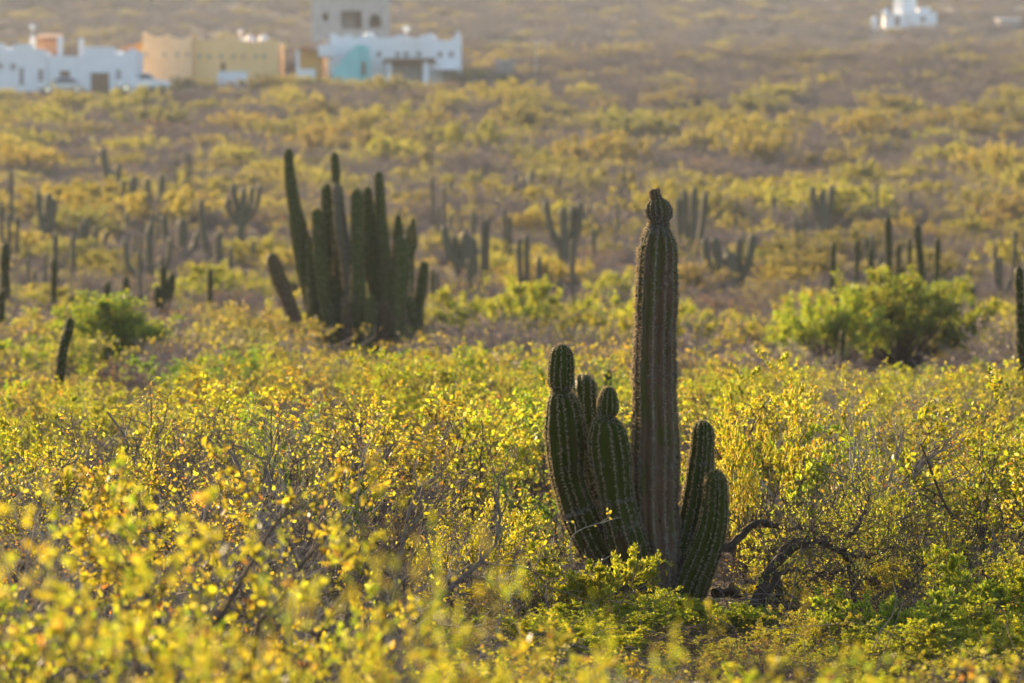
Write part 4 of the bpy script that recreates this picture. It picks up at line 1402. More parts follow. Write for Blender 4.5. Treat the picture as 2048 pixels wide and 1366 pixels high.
PR = {}
for k in range(4):
    PR['yellow%d' % k] = shrub_proto(100 + k, 9, 1.0, .85, 5, 6, 3, .029, .62, 7, 3, 'yellow', thick=1.25)
for k in range(2):
    PR['gold%d' % k] = shrub_proto(120 + k, 8, .95, .95, 5, 5, 3, .027, .6, 6, 2, 'gold', barkmat='bark', thick=1.4, wander=.22)
for k in range(3):
    PR['lime%d' % k] = shrub_proto(140 + k, 11, .8, 1.05, 5, 6, 0, .030, .36, 10, 0, 'lime', tuft=4, kite=True, wander=.2)
for k in range(2):
    PR['fine%d' % k] = shrub_proto(160 + k, 12, .95, 1.0, 6, 6, 0, .026, .40, 13, 0, 'yellow', tuft=4, kite=True, wander=.2)
for k in range(3):
    PR['bare%d' % k] = shrub_proto(180 + k, 9, 1.05, .9, 6, 5, 4, .024, .6, 1, 0, 'gold', barkmat='bark_grey' if k == 0 else 'twig_pale', wander=.24, thick=1.8)
for k in range(2):
    PR['rust%d' % k] = shrub_proto(200 + k, 10, .8, 1.0, 6, 5, 3, .018, .55, 2, 1, 'rust', barkmat='bark', wander=.2)
for k in range(2):
    PR['green%d' % k] = shrub_proto(220 + k, 11, .95, .95, 6, 6, 0, .034, .5, 10, 0, 'green', tuft=3, kite=True)
for k in range(2):
    PR['tuft%d' % k] = shrub_proto(250 + k, 20, .62, 1.25, 7, 6, 0, .033, .34, 9, 0, 'tuft', tuft=5, kite=True, wander=.2, r0=.008)
for k in range(2):
    PR['tangle%d' % k] = shrub_proto(255 + k, 14, .85, 1.15, 7, 6, 3, .022, .6, 1, 0, 'gold', barkmat='bark', wander=.28, thick=1.35, droop=.04)
PR['sprig0'] = shrub_proto(240, 3, 1.4, .35, 5, 4, 2, .027, .66, 4, 3, 'gold', r0=.008)
PR['sprig1'] = shrub_proto(241, 4, 1.4, .45, 5, 4, 2, .028, .66, 4, 3, 'yellow', r0=.008)

KIND = {
    'yellow': ('yellow_shrub', 'yellow-leaved shrub'), 'gold': ('golden_shrub', 'golden-orange shrub'), 'lime': ('lime_shrub', 'lime green tufted shrub'),
    'fine': ('fine_leaved_shrub', 'fine-leaved yellowish shrub'), 'bare': ('bare_shrub', 'nearly leafless grey twiggy shrub'),
    'rust': ('rusty_shrub', 'low rusty brown shrub'), 'green': ('green_shrub', 'dense green shrub'), 'tuft': ('lime_shrub', ''), 'tangle': ('twig_tangle', ''), 'sprig': ('slender_shrub', 'slender sprig-like shrub'),
}
NEAR = []


def place(key, px, top, D, rz, label, width=None, group=None):
    """a shrub whose top reaches the photo's row top, standing at px, D metres ahead"""
    p = W(px, top, D)
    g = Tz(p.x, p.y)
    pr = PR[key]
    s = (p.z - g) / pr['h']
    sx = s if width is None else width * D / FPX / 2 / pr['r']
    e = put_shrub(pr, KIND[key.rstrip('0123456789')][0], label, 'shrub', p.x, p.y, sx, rz, group, zs=s / sx)
    NEAR.append((p.x, p.y, pr['r'] * sx * .7))
    return e


place('tuft0', 1165, 1105, 27.0, .3, 'bright lime shrub at the foot of the front cactus, left side', 330)
place('tuft1', 1335, 1195, 26.7, 1.3, 'bright lime shrub directly below the front cactus\'s column', 300)
place('tuft0', 1475, 1205, 26.4, 2.2, 'small lime shrub below the arching dark limbs', 260)
place('fine0', 1520, 800, 29.7, .7, 'tall airy yellow shrub standing right behind the front cactus', 330)
place('fine1', 940, 985, 27.6, 1.9, 'dense fine-leaved shrub left of the front cactus', 320)
place('green0', 640, 945, 29.5, 1.0, 'fresh green shrub among grey twigs left of centre', 230)
place('bare0', 560, 920, 27.8, 2.0, 'pale bare twiggy shrub before the fresh green one', 260)
place('bare1', 1720, 745, 34.0, .4, 'large pale leafless shrub in the right half behind the arching limbs', 420)
place('fine0', 1740, 955, 29.2, 2.6, 'small yellow shrub rising above the arching limbs', 230)
place('lime0', 1960, 1180, 27.3, 4.0, 'lime shrub in the lower right corner area', 330)
place('sprig0', 745, 855, 9.6, .2, 'blurred close sprig with orange leaves rising at bottom centre', 420)
place('sprig1', 940, 1060, 10.4, 1.2, 'blurred close sprig left of the front cactus\'s foot', 330)
place('sprig1', 640, 1090, 10.0, 2.9, 'blurred close sprig left of the tallest blurred one', 420)
place('sprig0', 1540, 1245, 10.2, 2.0, 'blurred close sprig below the arching limbs', 300)
place('sprig1', 1255, 1215, 9.8, .5, 'blurred close sprig below the front cactus', 240)
place('sprig0', 330, 1080, 10.8, 4.2, 'blurred close sprig in the lower left')
place('sprig1', 60, 1020, 11.0, 5.2, 'blurred close sprig at the left edge')
LOW = [('fine1', 1600, 1125, 27.9, 325, 'fine yellow tufts growing under the arching limbs'), ('tangle0', 1640, 1235, 26.6, 412, 'tangle of bare twigs under the arching limbs'),
       ('tuft0', 1700, 1250, 25.6, 325, 'lime tufts low in the tangle below the arching limbs'), ('tangle1', 1770, 1215, 26.6, 412, 'grey twig tangle right of the arching limbs'),
       ('fine0', 1800, 1090, 27.9, 375, 'yellow tufted shrub right of the arching limbs'), ('tangle0', 1850, 1250, 25.5, 412, 'bare twig tangle low near the lower right corner'),
       ('tuft1', 1930, 1175, 26.3, 412, 'lime shrub left of the lower right corner'), ('fine1', 2030, 1080, 27.5, 412, 'yellow tufted shrub at the right edge beside the crooked one'),
       ('tuft0', 2040, 1220, 25.2, 350, 'lime shrub in the lower right corner'), ('tangle0', 1560, 1268, 25.4, 375, 'bare twig tangle below the lime shrub under the arching limbs'),
       ('yellow1', 1900, 960, 29.6, 412, 'yellow shrub behind the crooked dark-limbed one'), ('rust0', 1660, 1285, 24.8, 375, 'rusty low shrub at the bottom edge, right half'),
       ('tangle1', 1450, 1253, 25.6, 375, 'bare twigs low below the front cactus, right side'), ('tuft0', 1230, 1208, 26.2, 325, 'lime tufts just below the front cactus\'s left foot'),
       ('tuft0', 1090, 1218, 25.8, 375, 'lime tufts left below the front cactus'), ('rust1', 1300, 1268, 25.2, 400, 'rusty low shrub under the front cactus'),
       ('tangle0', 1990, 1140, 27.0, 375, 'bare grey twigs before the crooked dark-limbed shrub'), ('fine0', 1400, 1268, 24.9, 325, 'fine yellow tufts below the front cactus\'s right stem'),
       ('tangle0', 1080, 1158, 27.2, 325, 'bare brown twigs at the front cactus\'s left foot'), ('rust0', 1480, 1178, 28.3, 325, 'rusty twigs between front cactus and arching limbs')]
LOW += [('tangle0', 1610, 1100, 28.6, 475, 'bare twigs behind the arching limbs'), ('fine1', 1690, 1020, 28.9, 412, 'yellow tufted shrub behind the arching limbs'),
        ('tuft1', 1575, 1232, 26.4, 287, 'lime tufts at the root of the arching limbs'), ('tangle1', 1700, 1235, 26.0, 500, 'bare twig tangle in front of the drooping limb'),
        ('tuft0', 1800, 1185, 25.4, 375, 'lime tufts low right of the drooping limb'), ('tangle0', 1900, 1160, 26.0, 500, 'bare twig tangle before the crooked shrub'),
        ('tuft0', 2000, 1120, 26.6, 412, 'lime shrub before the crooked dark-limbed shrub'), ('fine0', 1610, 1205, 25.2, 350, 'yellow tufts at the bottom edge under the arching limbs'),
        ('tuft1', 1750, 1250, 24.7, 325, 'lime tufts at the bottom edge right of the rusty shrub'), ('fine1', 1850, 1240, 24.6, 412, 'yellow tufts at the bottom edge, right half'),
        ('tuft0', 1950, 1250, 24.5, 375, 'lime tufts at the bottom edge near the right corner'), ('tangle0', 1520, 1208, 25.9, 412, 'bare twigs under the small lime shrub'),
        ('rust1', 1780, 1205, 26.8, 412, 'rusty low shrub between the arching and crooked shrubs'), ('tuft0', 1400, 1203, 26.3, 300, 'lime tufts just below the front cactus\'s right foot'),
        ('tangle1', 1340, 1238, 25.4, 375, 'bare twigs below the front cactus\'s column'), ('tuft1', 1270, 1183, 26.6, 287, 'lime tufts against the front cactus\'s foot'),
        ('fine1', 1110, 1138, 26.9, 412, 'fine yellow shrub left of the front cactus\'s foot'), ('rust0', 1010, 1158, 26.4, 412, 'rusty shrub left below the front cactus'),
        ('tuft0', 1200, 1248, 25.0, 375, 'lime tufts at the bottom edge below the front cactus'), ('yellow2', 1460, 1268, 24.4, 325, 'yellow leaves at the bottom edge right of the front cactus')]
for i, (key, px, top, D, wd, lab) in enumerate(LOW):
    place(key, px, top, D, i * 1.7, lab, wd)
for i, (px, top, D, key) in enumerate(((1330, 1300, 24.0, 'yellow0'), (1420, 1310, 23.8, 'tangle0'), (1500, 1295, 23.9, 'fine0'), (1580, 1300, 23.8, 'tangle1'), (1660, 1290, 23.9, 'fine1'), (1740, 1305, 23.8, 'tangle0'), (1820, 1290, 23.9, 'yellow3'), (1900, 1300, 23.8, 'fine0'), (1980, 1295, 23.9, 'tangle1'), (2045, 1290, 23.8, 'fine1'))):
    place(key, px, top, D, i * 1.3, '%s brush cut by the bottom edge, %s of ten from front cactus to right corner' % ({'yellow': 'yellow', 'tangle': 'bare', 'fine': 'fine-leaved'}[key[:-1]], ('first', 'second', 'third', 'fourth', 'fifth', 'sixth', 'seventh', 'eighth', 'ninth', 'last')[i]), 330)
for i, (px, top, D) in enumerate(((1040, 1215, 11.6), (1190, 1275, 11.2), (1410, 1285, 11.4), (1630, 1285, 11.0), (1340, 1240, 12.2))):
    place('sprig1' if i % 2 else 'sprig0', px, top, D, i * 1.9, 'soft blurred sprig near the bottom edge, %s of five beneath the front cactus' % ('leftmost', 'second from left', 'second from right', 'rightmost', 'middle')[i], 260)
place('sprig0', 860, 1130, 8.6, .9, 'very blurred close sprig at bottom centre', 420)
place('sprig1', 480, 1180, 8.8, 2.9, 'very blurred close sprig in the lower left half', 420)
place('sprig1', 1130, 1260, 9.0, 3.9, 'very blurred close sprig below the front cactus\'s left stems', 300)
for i, (px, top, D, key) in enumerate(((585, 668, 92, 'yellow0'), (630, 684, 93, 'gold1'), (680, 690, 92, 'yellow2'), (725, 694, 93, 'fine0'), (775, 690, 92, 'gold0'), (825, 684, 93, 'bare0'), (870, 660, 94, 'yellow3'), (655, 705, 88, 'fine1'), (750, 708, 87, 'yellow1'), (850, 700, 88, 'gold1'), (560, 690, 88, 'yellow1'))):
    place(key, px, top, D, i * 2.1, '%s shrub at the foot of the largest clump, %s' % ({'yellow': 'yellow', 'gold': 'golden', 'fine': 'fine-leaved', 'bare': 'bare'}[key[:-1]], ('left corner', 'front left', 'under the left stems', 'centre', 'under the right stems', 'right corner', 'beside the right stems', 'set forward on the left', 'set forward in the middle', 'set forward on the right', 'outermost on the left')[i]), 110)
place('lime1', 170, 690, 74, .8, 'soft lime shrub before the dense green bush', 120)

# the round dense green bush and the wide green tree
for key, px, top, D, wd, lab, args in (
        ('green_bush', 232, 585, 79, 260, 'dense rounded dark green bush in the left half', (260, 1.5, .85, 0, .062, 60, 13000, 'tree', False, 'bark', .014, .04, 1.0)),
        ('spreading_tree', 1808, 528, 86, 350, 'wide dark green tree with spreading crown in the right half', (262, 1.9, 1.6, 0, .075, 75, 26000, 'tree', False, 'bark_dark', .024, .04, 1.0)),
        ('spreading_tree', 1650, 572, 84, 270, 'lower yellow-green tree touching the wide green tree\'s left side', (263, 1.6, 1.4, 0, .07, 50, 15000, 'lime', False, 'bark', .020, .08))):
    p = W(px, top, D)
    pr = crown_proto(*args)
    g = Tz(p.x, p.y)
    s = (p.z - g) / (pr['h'] * 1.08)
    sx = wd * D / FPX / 2 / (pr['r'] * 1.1)
    e = thing(key, lab, 'tree' if 'tree' in key else 'bush', (p.x, p.y, g - .02), 1.0)
    e.scale = (sx, sx, s)
    link('trunk', pr['stems'], e)
    tag(link('twigs', pr['twigs'], e), kind='stuff')
    pr['foliage'].materials[0] = M['leaf']
    tag(link('crown', pr['foliage'], e), kind='stuff')
    NEAR.append((p.x, p.y, 1.2))

# --- arching dark limbs right of the front cactus, drawn limb by limb
LIMBS = [
    ([(1505, 1225), (1518, 1190), (1535, 1150), (1560, 1115), (1590, 1093), (1625, 1084), (1655, 1086), (1682, 1100), (1698, 1135), (1704, 1180), (1716, 1222), (1742, 1246)], 12, 3.0, 27.5, .3),
    ([(1542, 1135), (1568, 1100), (1596, 1080), (1630, 1076), (1664, 1086)], 7, 4.5, 27.6, .1),
    ([(1678, 1090), (1706, 1066), (1726, 1030), (1740, 985)], 4.5, 1.6, 27.6, .3),
    ([(1428, 1112), (1466, 1088), (1492, 1062), (1516, 1044), (1560, 1054), (1610, 1058), (1650, 1075)], 9.5, 2.0, 27.9, .2),
    ([(1425, 1186), (1490, 1184), (1550, 1174), (1610, 1163), (1690, 1138)], 9.5, 4.0, 28.2, .5),
    ([(1684, 1094), (1716, 1112), (1752, 1106), (1790, 1092)], 3.5, 1.4, 27.5, -.4),
    ([(1716, 1222), (1790, 1240), (1850, 1262), (1900, 1290)], 3.2, 1.5, 27.7, -.5),
    ([(1690, 1110), (1720, 1150), (1760, 1170), (1820, 1180)], 3.2, 1.4, 27.6, .6),
    ([(1545, 1150), (1580, 1140), (1640, 1145), (1700, 1140)], 4, 1.6, 27.4, -.3),
    ([(1530, 1215), (1540, 1180), (1552, 1160), (1560, 1175), (1552, 1210)], 9, 6, 27.2, 0),
]
LIMBS2 = [
    ([(1880, 1290), (1893, 1235), (1902, 1190), (1925, 1160), (1965, 1140), (2010, 1125)], 9, 2.5, 27.9, .2),
    ([(1925, 1160), (1950, 1172), (1985, 1168), (2040, 1130)], 6, 2.5, 27.9, .5),
    ([(1895, 1230), (1870, 1190), (1850, 1150), (1846, 1110)], 4, 1.8, 28.0, .3),
    ([(1902, 1190), (1935, 1230), (1975, 1240), (2020, 1230)], 4, 1.8, 27.8, -.4),
]


def limb_shrub(name, label, limbs, seed, palette, px, n1, n2, tuft=3, leaf=.021):
    rng = np.random.default_rng(seed)
    g = W(px, 1240, 27.7)
    gz = Tz(g.x, g.y)
    org = np.array([g.x, g.y, gz])
    e = thing(name, label, 'shrub', tuple(org))
    K = 26
    al = []
    for pts, r0, r1, D, dd in limbs:
        P = np.array([tuple(W(x, y, D + dd * i / (len(pts) - 1))) for i, (x, y) in enumerate(pts)])
        s = np.concatenate([[0], np.cumsum(np.linalg.norm(np.diff(P, axis=0), axis=1))])
        t = np.linspace(0, s[-1], K)
        C = np.stack([smooth_interp(t, s, P[:, i]) for i in range(3)], 1) - org
        C += rng.normal(size=C.shape) * .008
        rr = (1.08 * np.linspace(r0, r1, K) * D / FPX) * (1 + .12 * rng.normal(size=K))
        V, Q = tubes(C[None], rr[None], 9)
        link('limb', new_mesh('limb', V, Q, None, None, M['bark_dark'], True), e)
        al.append(C)
    A = np.stack(al)
    idx = np.repeat(np.arange(len(A)), n1)
    pos, tg = sample(A, idx, rng.uniform(.25, 1, len(idx)))
    d = fork(rng, tg, .5, 1.3)
    p1 = grow(rng, pos, d, rng.uniform(.18, .6, len(idx)), 7, .22, .04)
    q1 = rng.uniform(.002, .0042, len(idx))
    parts = [tubes(p1, rad(p1, q1, q1 * .45), 4)]
    idx = np.repeat(np.arange(len(p1)), n2)
    pos, tg = sample(p1, idx, rng.uniform(.15, 1, len(idx)))
    p2 = grow(rng, pos, fork(rng, tg, .4, 1.2), rng.uniform(.06, .24, len(idx)), 5, .25, .05)
    q2 = rng.uniform(.0011, .002, len(idx))
    parts.append(tubes(p2, rad(p2, q2, q2 * .6), 3))
    V, Q = cat_tubes(parts)
    tag(link('twigs', new_mesh('twigs', V, Q, None, None, M['bark'], False), e), kind='stuff')
    keep = np.where(rng.random(len(p2)) < .5)[0]
    idx = np.repeat(keep, 2 * tuft)
    pos, tg = sample(p2, idx, rng.uniform(.2, 1, len(idx)))
    V, Q, Tr, C = leaves(rng, pos, tg * .4 + rng.normal(size=pos.shape) * .6 + UP * .5, leaf * rng.uniform(.6, 1.25, len(pos)), .42, pal(rng, palette, len(pos)), True)
    tag(link('foliage', new_mesh('foliage', V, Q, Tr, C, M['leaf']), e), kind='stuff')
    NEAR.append((g.x, g.y, .5))
    return e


limb_shrub('arching_shrub', 'old shrub with thick dark limbs arching right of the front cactus', LIMBS, 5, 'yellow', 1510, 26, 5)
limb_shrub('crooked_shrub', 'crooked dark-limbed shrub near the right edge beside the arching one', LIMBS2, 6, 'lime', 1885, 34, 5)


# pale dry twigs in front of the cactus stems
def dry_twig(label, D, limbs, seed):
    rng = np.random.default_rng(seed)
    x0, y0 = limbs[0][0][0]
    g = W(x0, y0, D)
    org = np.array([g.x, g.y, Tz(g.x, g.y)])
    e = thing('dry_twig', label, 'twig', tuple(org))
    al = []
    for k, (pts, r0, r1) in enumerate(limbs):
        P = np.array([tuple(W(x, y, D)) for x, y in pts])
        if k == 0:
            P = np.concatenate([[[g.x + .05, g.y, org[2] - .05]], P])
        s = np.concatenate([[0], np.cumsum(np.linalg.norm(np.diff(P, axis=0), axis=1))])
        t = np.linspace(0, s[-1], 20)
        C = np.stack([smooth_interp(t, s, P[:, i]) for i in range(3)], 1) - org
        C += rng.normal(size=C.shape) * .003
        V, Q = tubes(C[None], (np.linspace(r0, r1, 20) * D / FPX)[None], 6)
        link('branch', new_mesh('branch', V, Q, None, None, M['twig_pale'], True), e)
        al.append(C)
    A = np.stack(al)
    idx = rng.integers(0, len(A), 12)
    pos, tg = sample(A, idx, rng.uniform(.5, 1, 12))
    V, Q, Tr, C = leaves(rng, pos, tg + rng.normal(size=pos.shape), .028 * rng.uniform(.7, 1.2, 12), .7, pal(rng, 'gold', 12))
    tag(link('leaves', new_mesh('leaves', V, Q, Tr, C, M['leaf']), e), kind='stuff')


dry_twig('upper pale dry twig crossing the front cactus\'s left stem', 27.35, [([(1142, 1118), (1138, 1095), (1150, 1066), (1168, 1056), (1205, 1045), (1242, 1034)], 2.2, .9), ([(1152, 1064), (1148, 1048), (1130, 1040)], 1.3, .7), ([(1205, 1045), (1218, 1028), (1215, 1020)], 1.0, .6), ([(1138, 1095), (1120, 1088), (1095, 1082)], 1.2, .6)], 1)
dry_twig('lower pale dry twig forking before the front cactus\'s foot', 27.3, [([(1158, 1190), (1158, 1165), (1172, 1146), (1186, 1130), (1206, 1122), (1230, 1108)], 2.2, .9), ([(1184, 1130), (1174, 1118), (1168, 1098)], 1.4, .7), ([(1222, 1114), (1238, 1118)], .9, .6)], 2)
dry_twig('long bare stem leaning left of centre in the lower scrub', 25.5, [([(655, 1080), (672, 1040), (688, 985), (705, 930), (735, 895)], 3.0, 1.2), ([(672, 1035), (690, 1015), (698, 1005)], 1.4, .7), ([(705, 935), (700, 915), (690, 900)], 1.2, .6)], 3)
dry_twig('upright pale stem left of the front cactus\'s foot', 25.2, [([(990, 1280), (1010, 1210), (1030, 1150), (1040, 1115)], 2.4, 1.0), ([(1022, 1180), (1022, 1230)], 1.2, .8)], 4)
dry_twig('forked grey dead stem at lower left', 24.5, [([(160, 1210), (150, 1120), (120, 1090), (80, 1075), (50, 1060)], 4.5, 1.5), ([(150, 1120), (148, 1160), (185, 1200)], 4, 2), ([(120, 1090), (130, 1080), (160, 1090)], 2, 1)], 5)

# --- the field: one shrub after another
rng = np.random.default_rng(77)
base_spots = list(NEAR) + [(base.x, base.y, .55)]


def top_limit(px, D, half):
    """highest photo row a shrub may reach here, from what stays visible behind it"""
    lim = 985 if D < 17 else (880 if D < 24 else (770 if D < 45 else 700))
    a, b = px - half, px + half
    if D < 27.6 and b > 1060 and a < 1480:
        lim = max(lim, 1245)
    if D < 28.6 and b > 1440 and a < 1780:
        lim = max(lim, 1240)
    if D < 24 and b > 1600:
        lim = max(lim, 1330)
    if D < 28.6 and b > 1780:
        lim = max(lim, 1130)
    if D < 97 and b > 600 and a < 850:
        lim = max(lim, 695 if D > 30 else 740)
    if D < 28 and b > 1085 and a < 1470:
        lim = max(lim, 1195)
    if D < 62 and b > 95 and a < 150:
        lim = max(lim, 770)
    if D < 80 and b > 160 and a < 310:
        lim = max(lim, 725)
    if D < 87 and b > 1560 and a < 1950:
        lim = max(lim, 735)
    if 28 < D < 62 and b > 2010:
        lim = max(lim, 740)
    return lim


FIELD = []
spots = []
tries = 0
while len(spots) < 282 and tries < 60000:
    tries += 1
    D = 10.5 + (68 - 10.5) * rng.random() ** .62
    half = .126 * D + .7
    x = rng.uniform(-half, half)
    dmin = .62 if D < 35 else .85
    if any((x - a) ** 2 + (D - b) ** 2 < (dmin * .5 + r * .55) ** 2 for a, b, r in base_spots):
        continue
    if any((x - a) ** 2 + (D - b) ** 2 < dmin ** 2 for a, b, _ in spots):
        continue
    spots.append((x, D, 0))
spots.sort(key=lambda s: s[1])
for x, D, _ in spots:
    v = vnoise(x / 2.6 + 10, D / 3.5, 41)
    q = rng.random()
    if D < 17:
        kind = 'yellow' if q < .45 else 'gold' if q < .75 else 'bare' if q < .88 else 'lime'
    elif v > .35:
        kind = 'yellow' if q < .46 else 'fine' if q < .62 else 'lime' if q < .76 else 'gold' if q < .84 else 'bare'
    elif v > -.2:
        kind = 'fine' if q < .18 else 'yellow' if q < .38 else 'bare' if q < .64 else 'gold' if q < .80 else 'lime' if q < .90 else 'rust'
    else:
        kind = 'bare' if q < .32 else 'gold' if q < .62 else 'rust' if q < .75 else 'yellow' if q < .9 else 'green'
    n = sum(1 for k in PR if k.startswith(kind))
    key = '%s%d' % (kind, rng.integers(0, n))
    pr = PR[key]
    px, _ = px_of(x, D, 1)
    h_ = rng.uniform(.7, 1.55) if D < 40 else rng.uniform(.8, 1.8)
    if kind in ('rust', 'lime'):
        h_ *= .75
    s = h_ / pr['h']
    g = Tz(x, D)
    if 27.4 < D < 34 and 850 < px < 1330:
        h_ = min(h_, .62)
    if 27.4 < D < 31 and 1330 <= px < 1500:
        h_ = min(h_, .75)
    s = h_ / pr['h']
    lim = W(px, top_limit(px, D, pr['r'] * s * FPX / D * .8), D).z - g
    h2 = max(.3, min(h_, lim * rng.uniform(.9, 1.02)))
    zs = 1.0
    if h2 < h_:
        zs = max(.62, h2 / h_)
        s = h2 / zs / pr['h']
    FIELD.append((put_shrub(pr, KIND[kind][0], '', 'shrub', x, D, s, rng.uniform(0, 6.28), None, zs), KIND[kind][1], px, D))

ZONES = [(60, 'at the left edge'), (190, 'below the leaning cactus column'), (330, 'below the dense green bush'), (520, 'left of the largest clump'), (690, 'below the largest clump\'s left half'), (850, 'below the largest clump\'s right half'), (1000, 'midway to the front cactus'), (1120, 'just left of the front cactus'), (1450, 'in line with the front cactus'), (1560, 'just right of the front cactus'), (1700, 'below the yellow-green tree'), (1900, 'below the wide green tree'), (9999, 'at the right edge')]


FZ = [(130, 'at the left edge'), (330, 'above the dense green bush'), (540, 'left of the largest clump'), (880, 'behind the largest clump'), (1060, 'right of the largest clump'), (1260, 'left of the tall column'), (1420, 'behind the tall column'), (1580, 'right of the tall column'), (1760, 'above the yellow-green tree'), (1930, 'above the wide green tree'), (9999, 'at the right edge')]


def zone(px):
    return next(z for lim, z in ZONES if px < lim)


def rank_labels(rows, plural):
    """nearest / farthest within what shares kind, belt and place; what then still shares a label is alike"""
    byl = {}
    for o, desc, place_, D in rows:
        byl.setdefault((desc, place_), []).append((D, o))
    for (desc, place_), L in byl.items():
        L.sort(key=lambda t: t[0])
        n = len(L)
        for k, (D, o) in enumerate(L):
            if n == 1:
                pre = ''
            elif n == 2:
                pre = ('nearer ', 'farther ')[k]
            else:
                pre = 'nearest ' if k == 0 else 'farthest ' if k == n - 1 else 'middle ' if n == 3 else 'second-nearest ' if k == 1 else 'second-farthest ' if k == n - 2 else 'central '
            o['label'] = pre + desc + ' ' + place_
            o['group'] = (desc[:-2] + 'i' if desc.endswith('cactus') else desc + 's') + ' ' + plural


rank_labels([(o, desc, ('on the slope, ' if D > 215 else 'on the flat, ') + next(z for lim, z in FZ if px < lim), D) for o, desc, px, D in FAINT], 'scattered far off')
rank_labels([(o, desc, ('in the bottom blur, ' if D < 19 else 'in the sharp belt, ' if D < 35 else 'in the soft scrub, ' if D < 52 else 'in the blurrier scrub, ') + zone(px), D) for o, desc, px, D in FIELD], 'of the near field')

# --- dry grass, fallen twigs and seedlings between the shrubs
def ground_litter():
    rng = np.random.default_rng(9)
    n = 30000
    D = 18 + (75 - 18) * rng.random(n) ** .6
    x = rng.uniform(-1, 1, n) * (.125 * D + 1)
    tuftid = rng.integers(0, 2500, n)
    x = np.where(rng.random(n) < .7, x[tuftid] + rng.normal(size=n) * .06, x)
    D = np.where(np.abs(x - x[tuftid]) < .3, D[tuftid] + rng.normal(size=n) * .06, D)
    pos = np.stack([x, D, T(x, D) - .01], 1)
    L = rng.uniform(.06, .28, n)
    p = grow(rng, pos, rng.normal(size=(n, 3)) * .45 + UP, L, 3, .2, -.1)
    q = rng.uniform(.0012, .0024, n)
    V, Q = tubes(p, rad(p, q, q * .3), 3)
    tag(link('dry_grass', new_mesh('dry_grass', V, Q, None, np.repeat(pal(rng, 'straw', n), 9, 0), M['straw'])), 'thin dry straw grass scattered between the shrubs', 'grass', kind='stuff')
    n = 14000
    D = 11 + (70 - 11) * rng.random(n) ** .6
    x = rng.uniform(-1, 1, n) * (.125 * D + 1)
    st = np.stack([x, D, T(x, D) + rng.uniform(0, .5, n) ** 2], 1)
    dd = nrm(rng.normal(size=(n, 3)) * np.array([1, 1, .35]) + UP * .12)
    p = grow(rng, st, dd, rng.uniform(.2, .8, n), 5, .22, .0)
    q = rng.uniform(.0015, .005, n)
    V, Q = tubes(p, rad(p, q, q * .5), 3)
    tag(link('fallen_twigs', new_mesh('fallen_twigs', V, Q, None, None, M['bark_grey'])), 'grey fallen twigs littering the ground under the shrubs', 'twigs', kind='stuff')
    n = 22000
    D = 11 + (75 - 11) * rng.random(n) ** .6
    x = rng.uniform(-1, 1, n) * (.125 * D + 1)
    pos = np.stack([x, D, T(x, D) + .005], 1)
    V, Q, Tr, C = leaves(rng, pos, rng.normal(size=(n, 3)) * np.array([1, 1, .25]), rng.uniform(.015, .04, n), .5, pal(rng, 'rust', n) * .7, True, .4)
    tag(link('fallen_leaves', new_mesh('fallen_leaves', V, Q, Tr, C, M['straw'])), 'brown fallen leaves on the soil under the shrubs', 'leaves', kind='stuff')


ground_litter()

# ------------------------------------------------------------------ low trees of the middle distance, then the far scrub
M['bark_far'] = mat_noise('far_grey_bark', (.20, .150, .130), (.35, .275, .24), 3, .95)
DT = []
for k, (pl, h_, r_, nl, bare) in enumerate([('yellow', 1.7, 1.7, 11000, False), ('yellow', 2.0, 2.3, 14000, False), ('lime', 1.8, 2.0, 11000, False), ('gold', 1.6, 1.8, 6000, True), ('olive', 2.0, 2.1, 11000, False), ('gold', 1.5, 1.9, 900, True), ('straw', 1.7, 2.0, 300, True), ('rust', 1.4, 1.6, 900, True)]):
    DT.append(crown_proto(400 + k, h_, r_, nl, .085, 46, nl, pl, bare, 'bark_far', .035))
DF = []
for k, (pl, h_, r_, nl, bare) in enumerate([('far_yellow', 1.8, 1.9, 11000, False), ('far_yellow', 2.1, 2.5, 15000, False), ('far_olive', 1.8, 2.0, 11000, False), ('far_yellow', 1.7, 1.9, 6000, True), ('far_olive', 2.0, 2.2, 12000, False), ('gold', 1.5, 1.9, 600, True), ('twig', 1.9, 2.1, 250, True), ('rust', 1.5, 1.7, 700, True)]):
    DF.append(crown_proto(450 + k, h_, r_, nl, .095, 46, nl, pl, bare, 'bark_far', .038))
DESC = ['bright yellow low tree', 'broad yellow low tree', 'yellow-green low tree', 'golden half-bare low tree', 'olive green low tree', 'sparse golden twiggy tree', 'leafless grey low tree', 'rusty brown low tree']

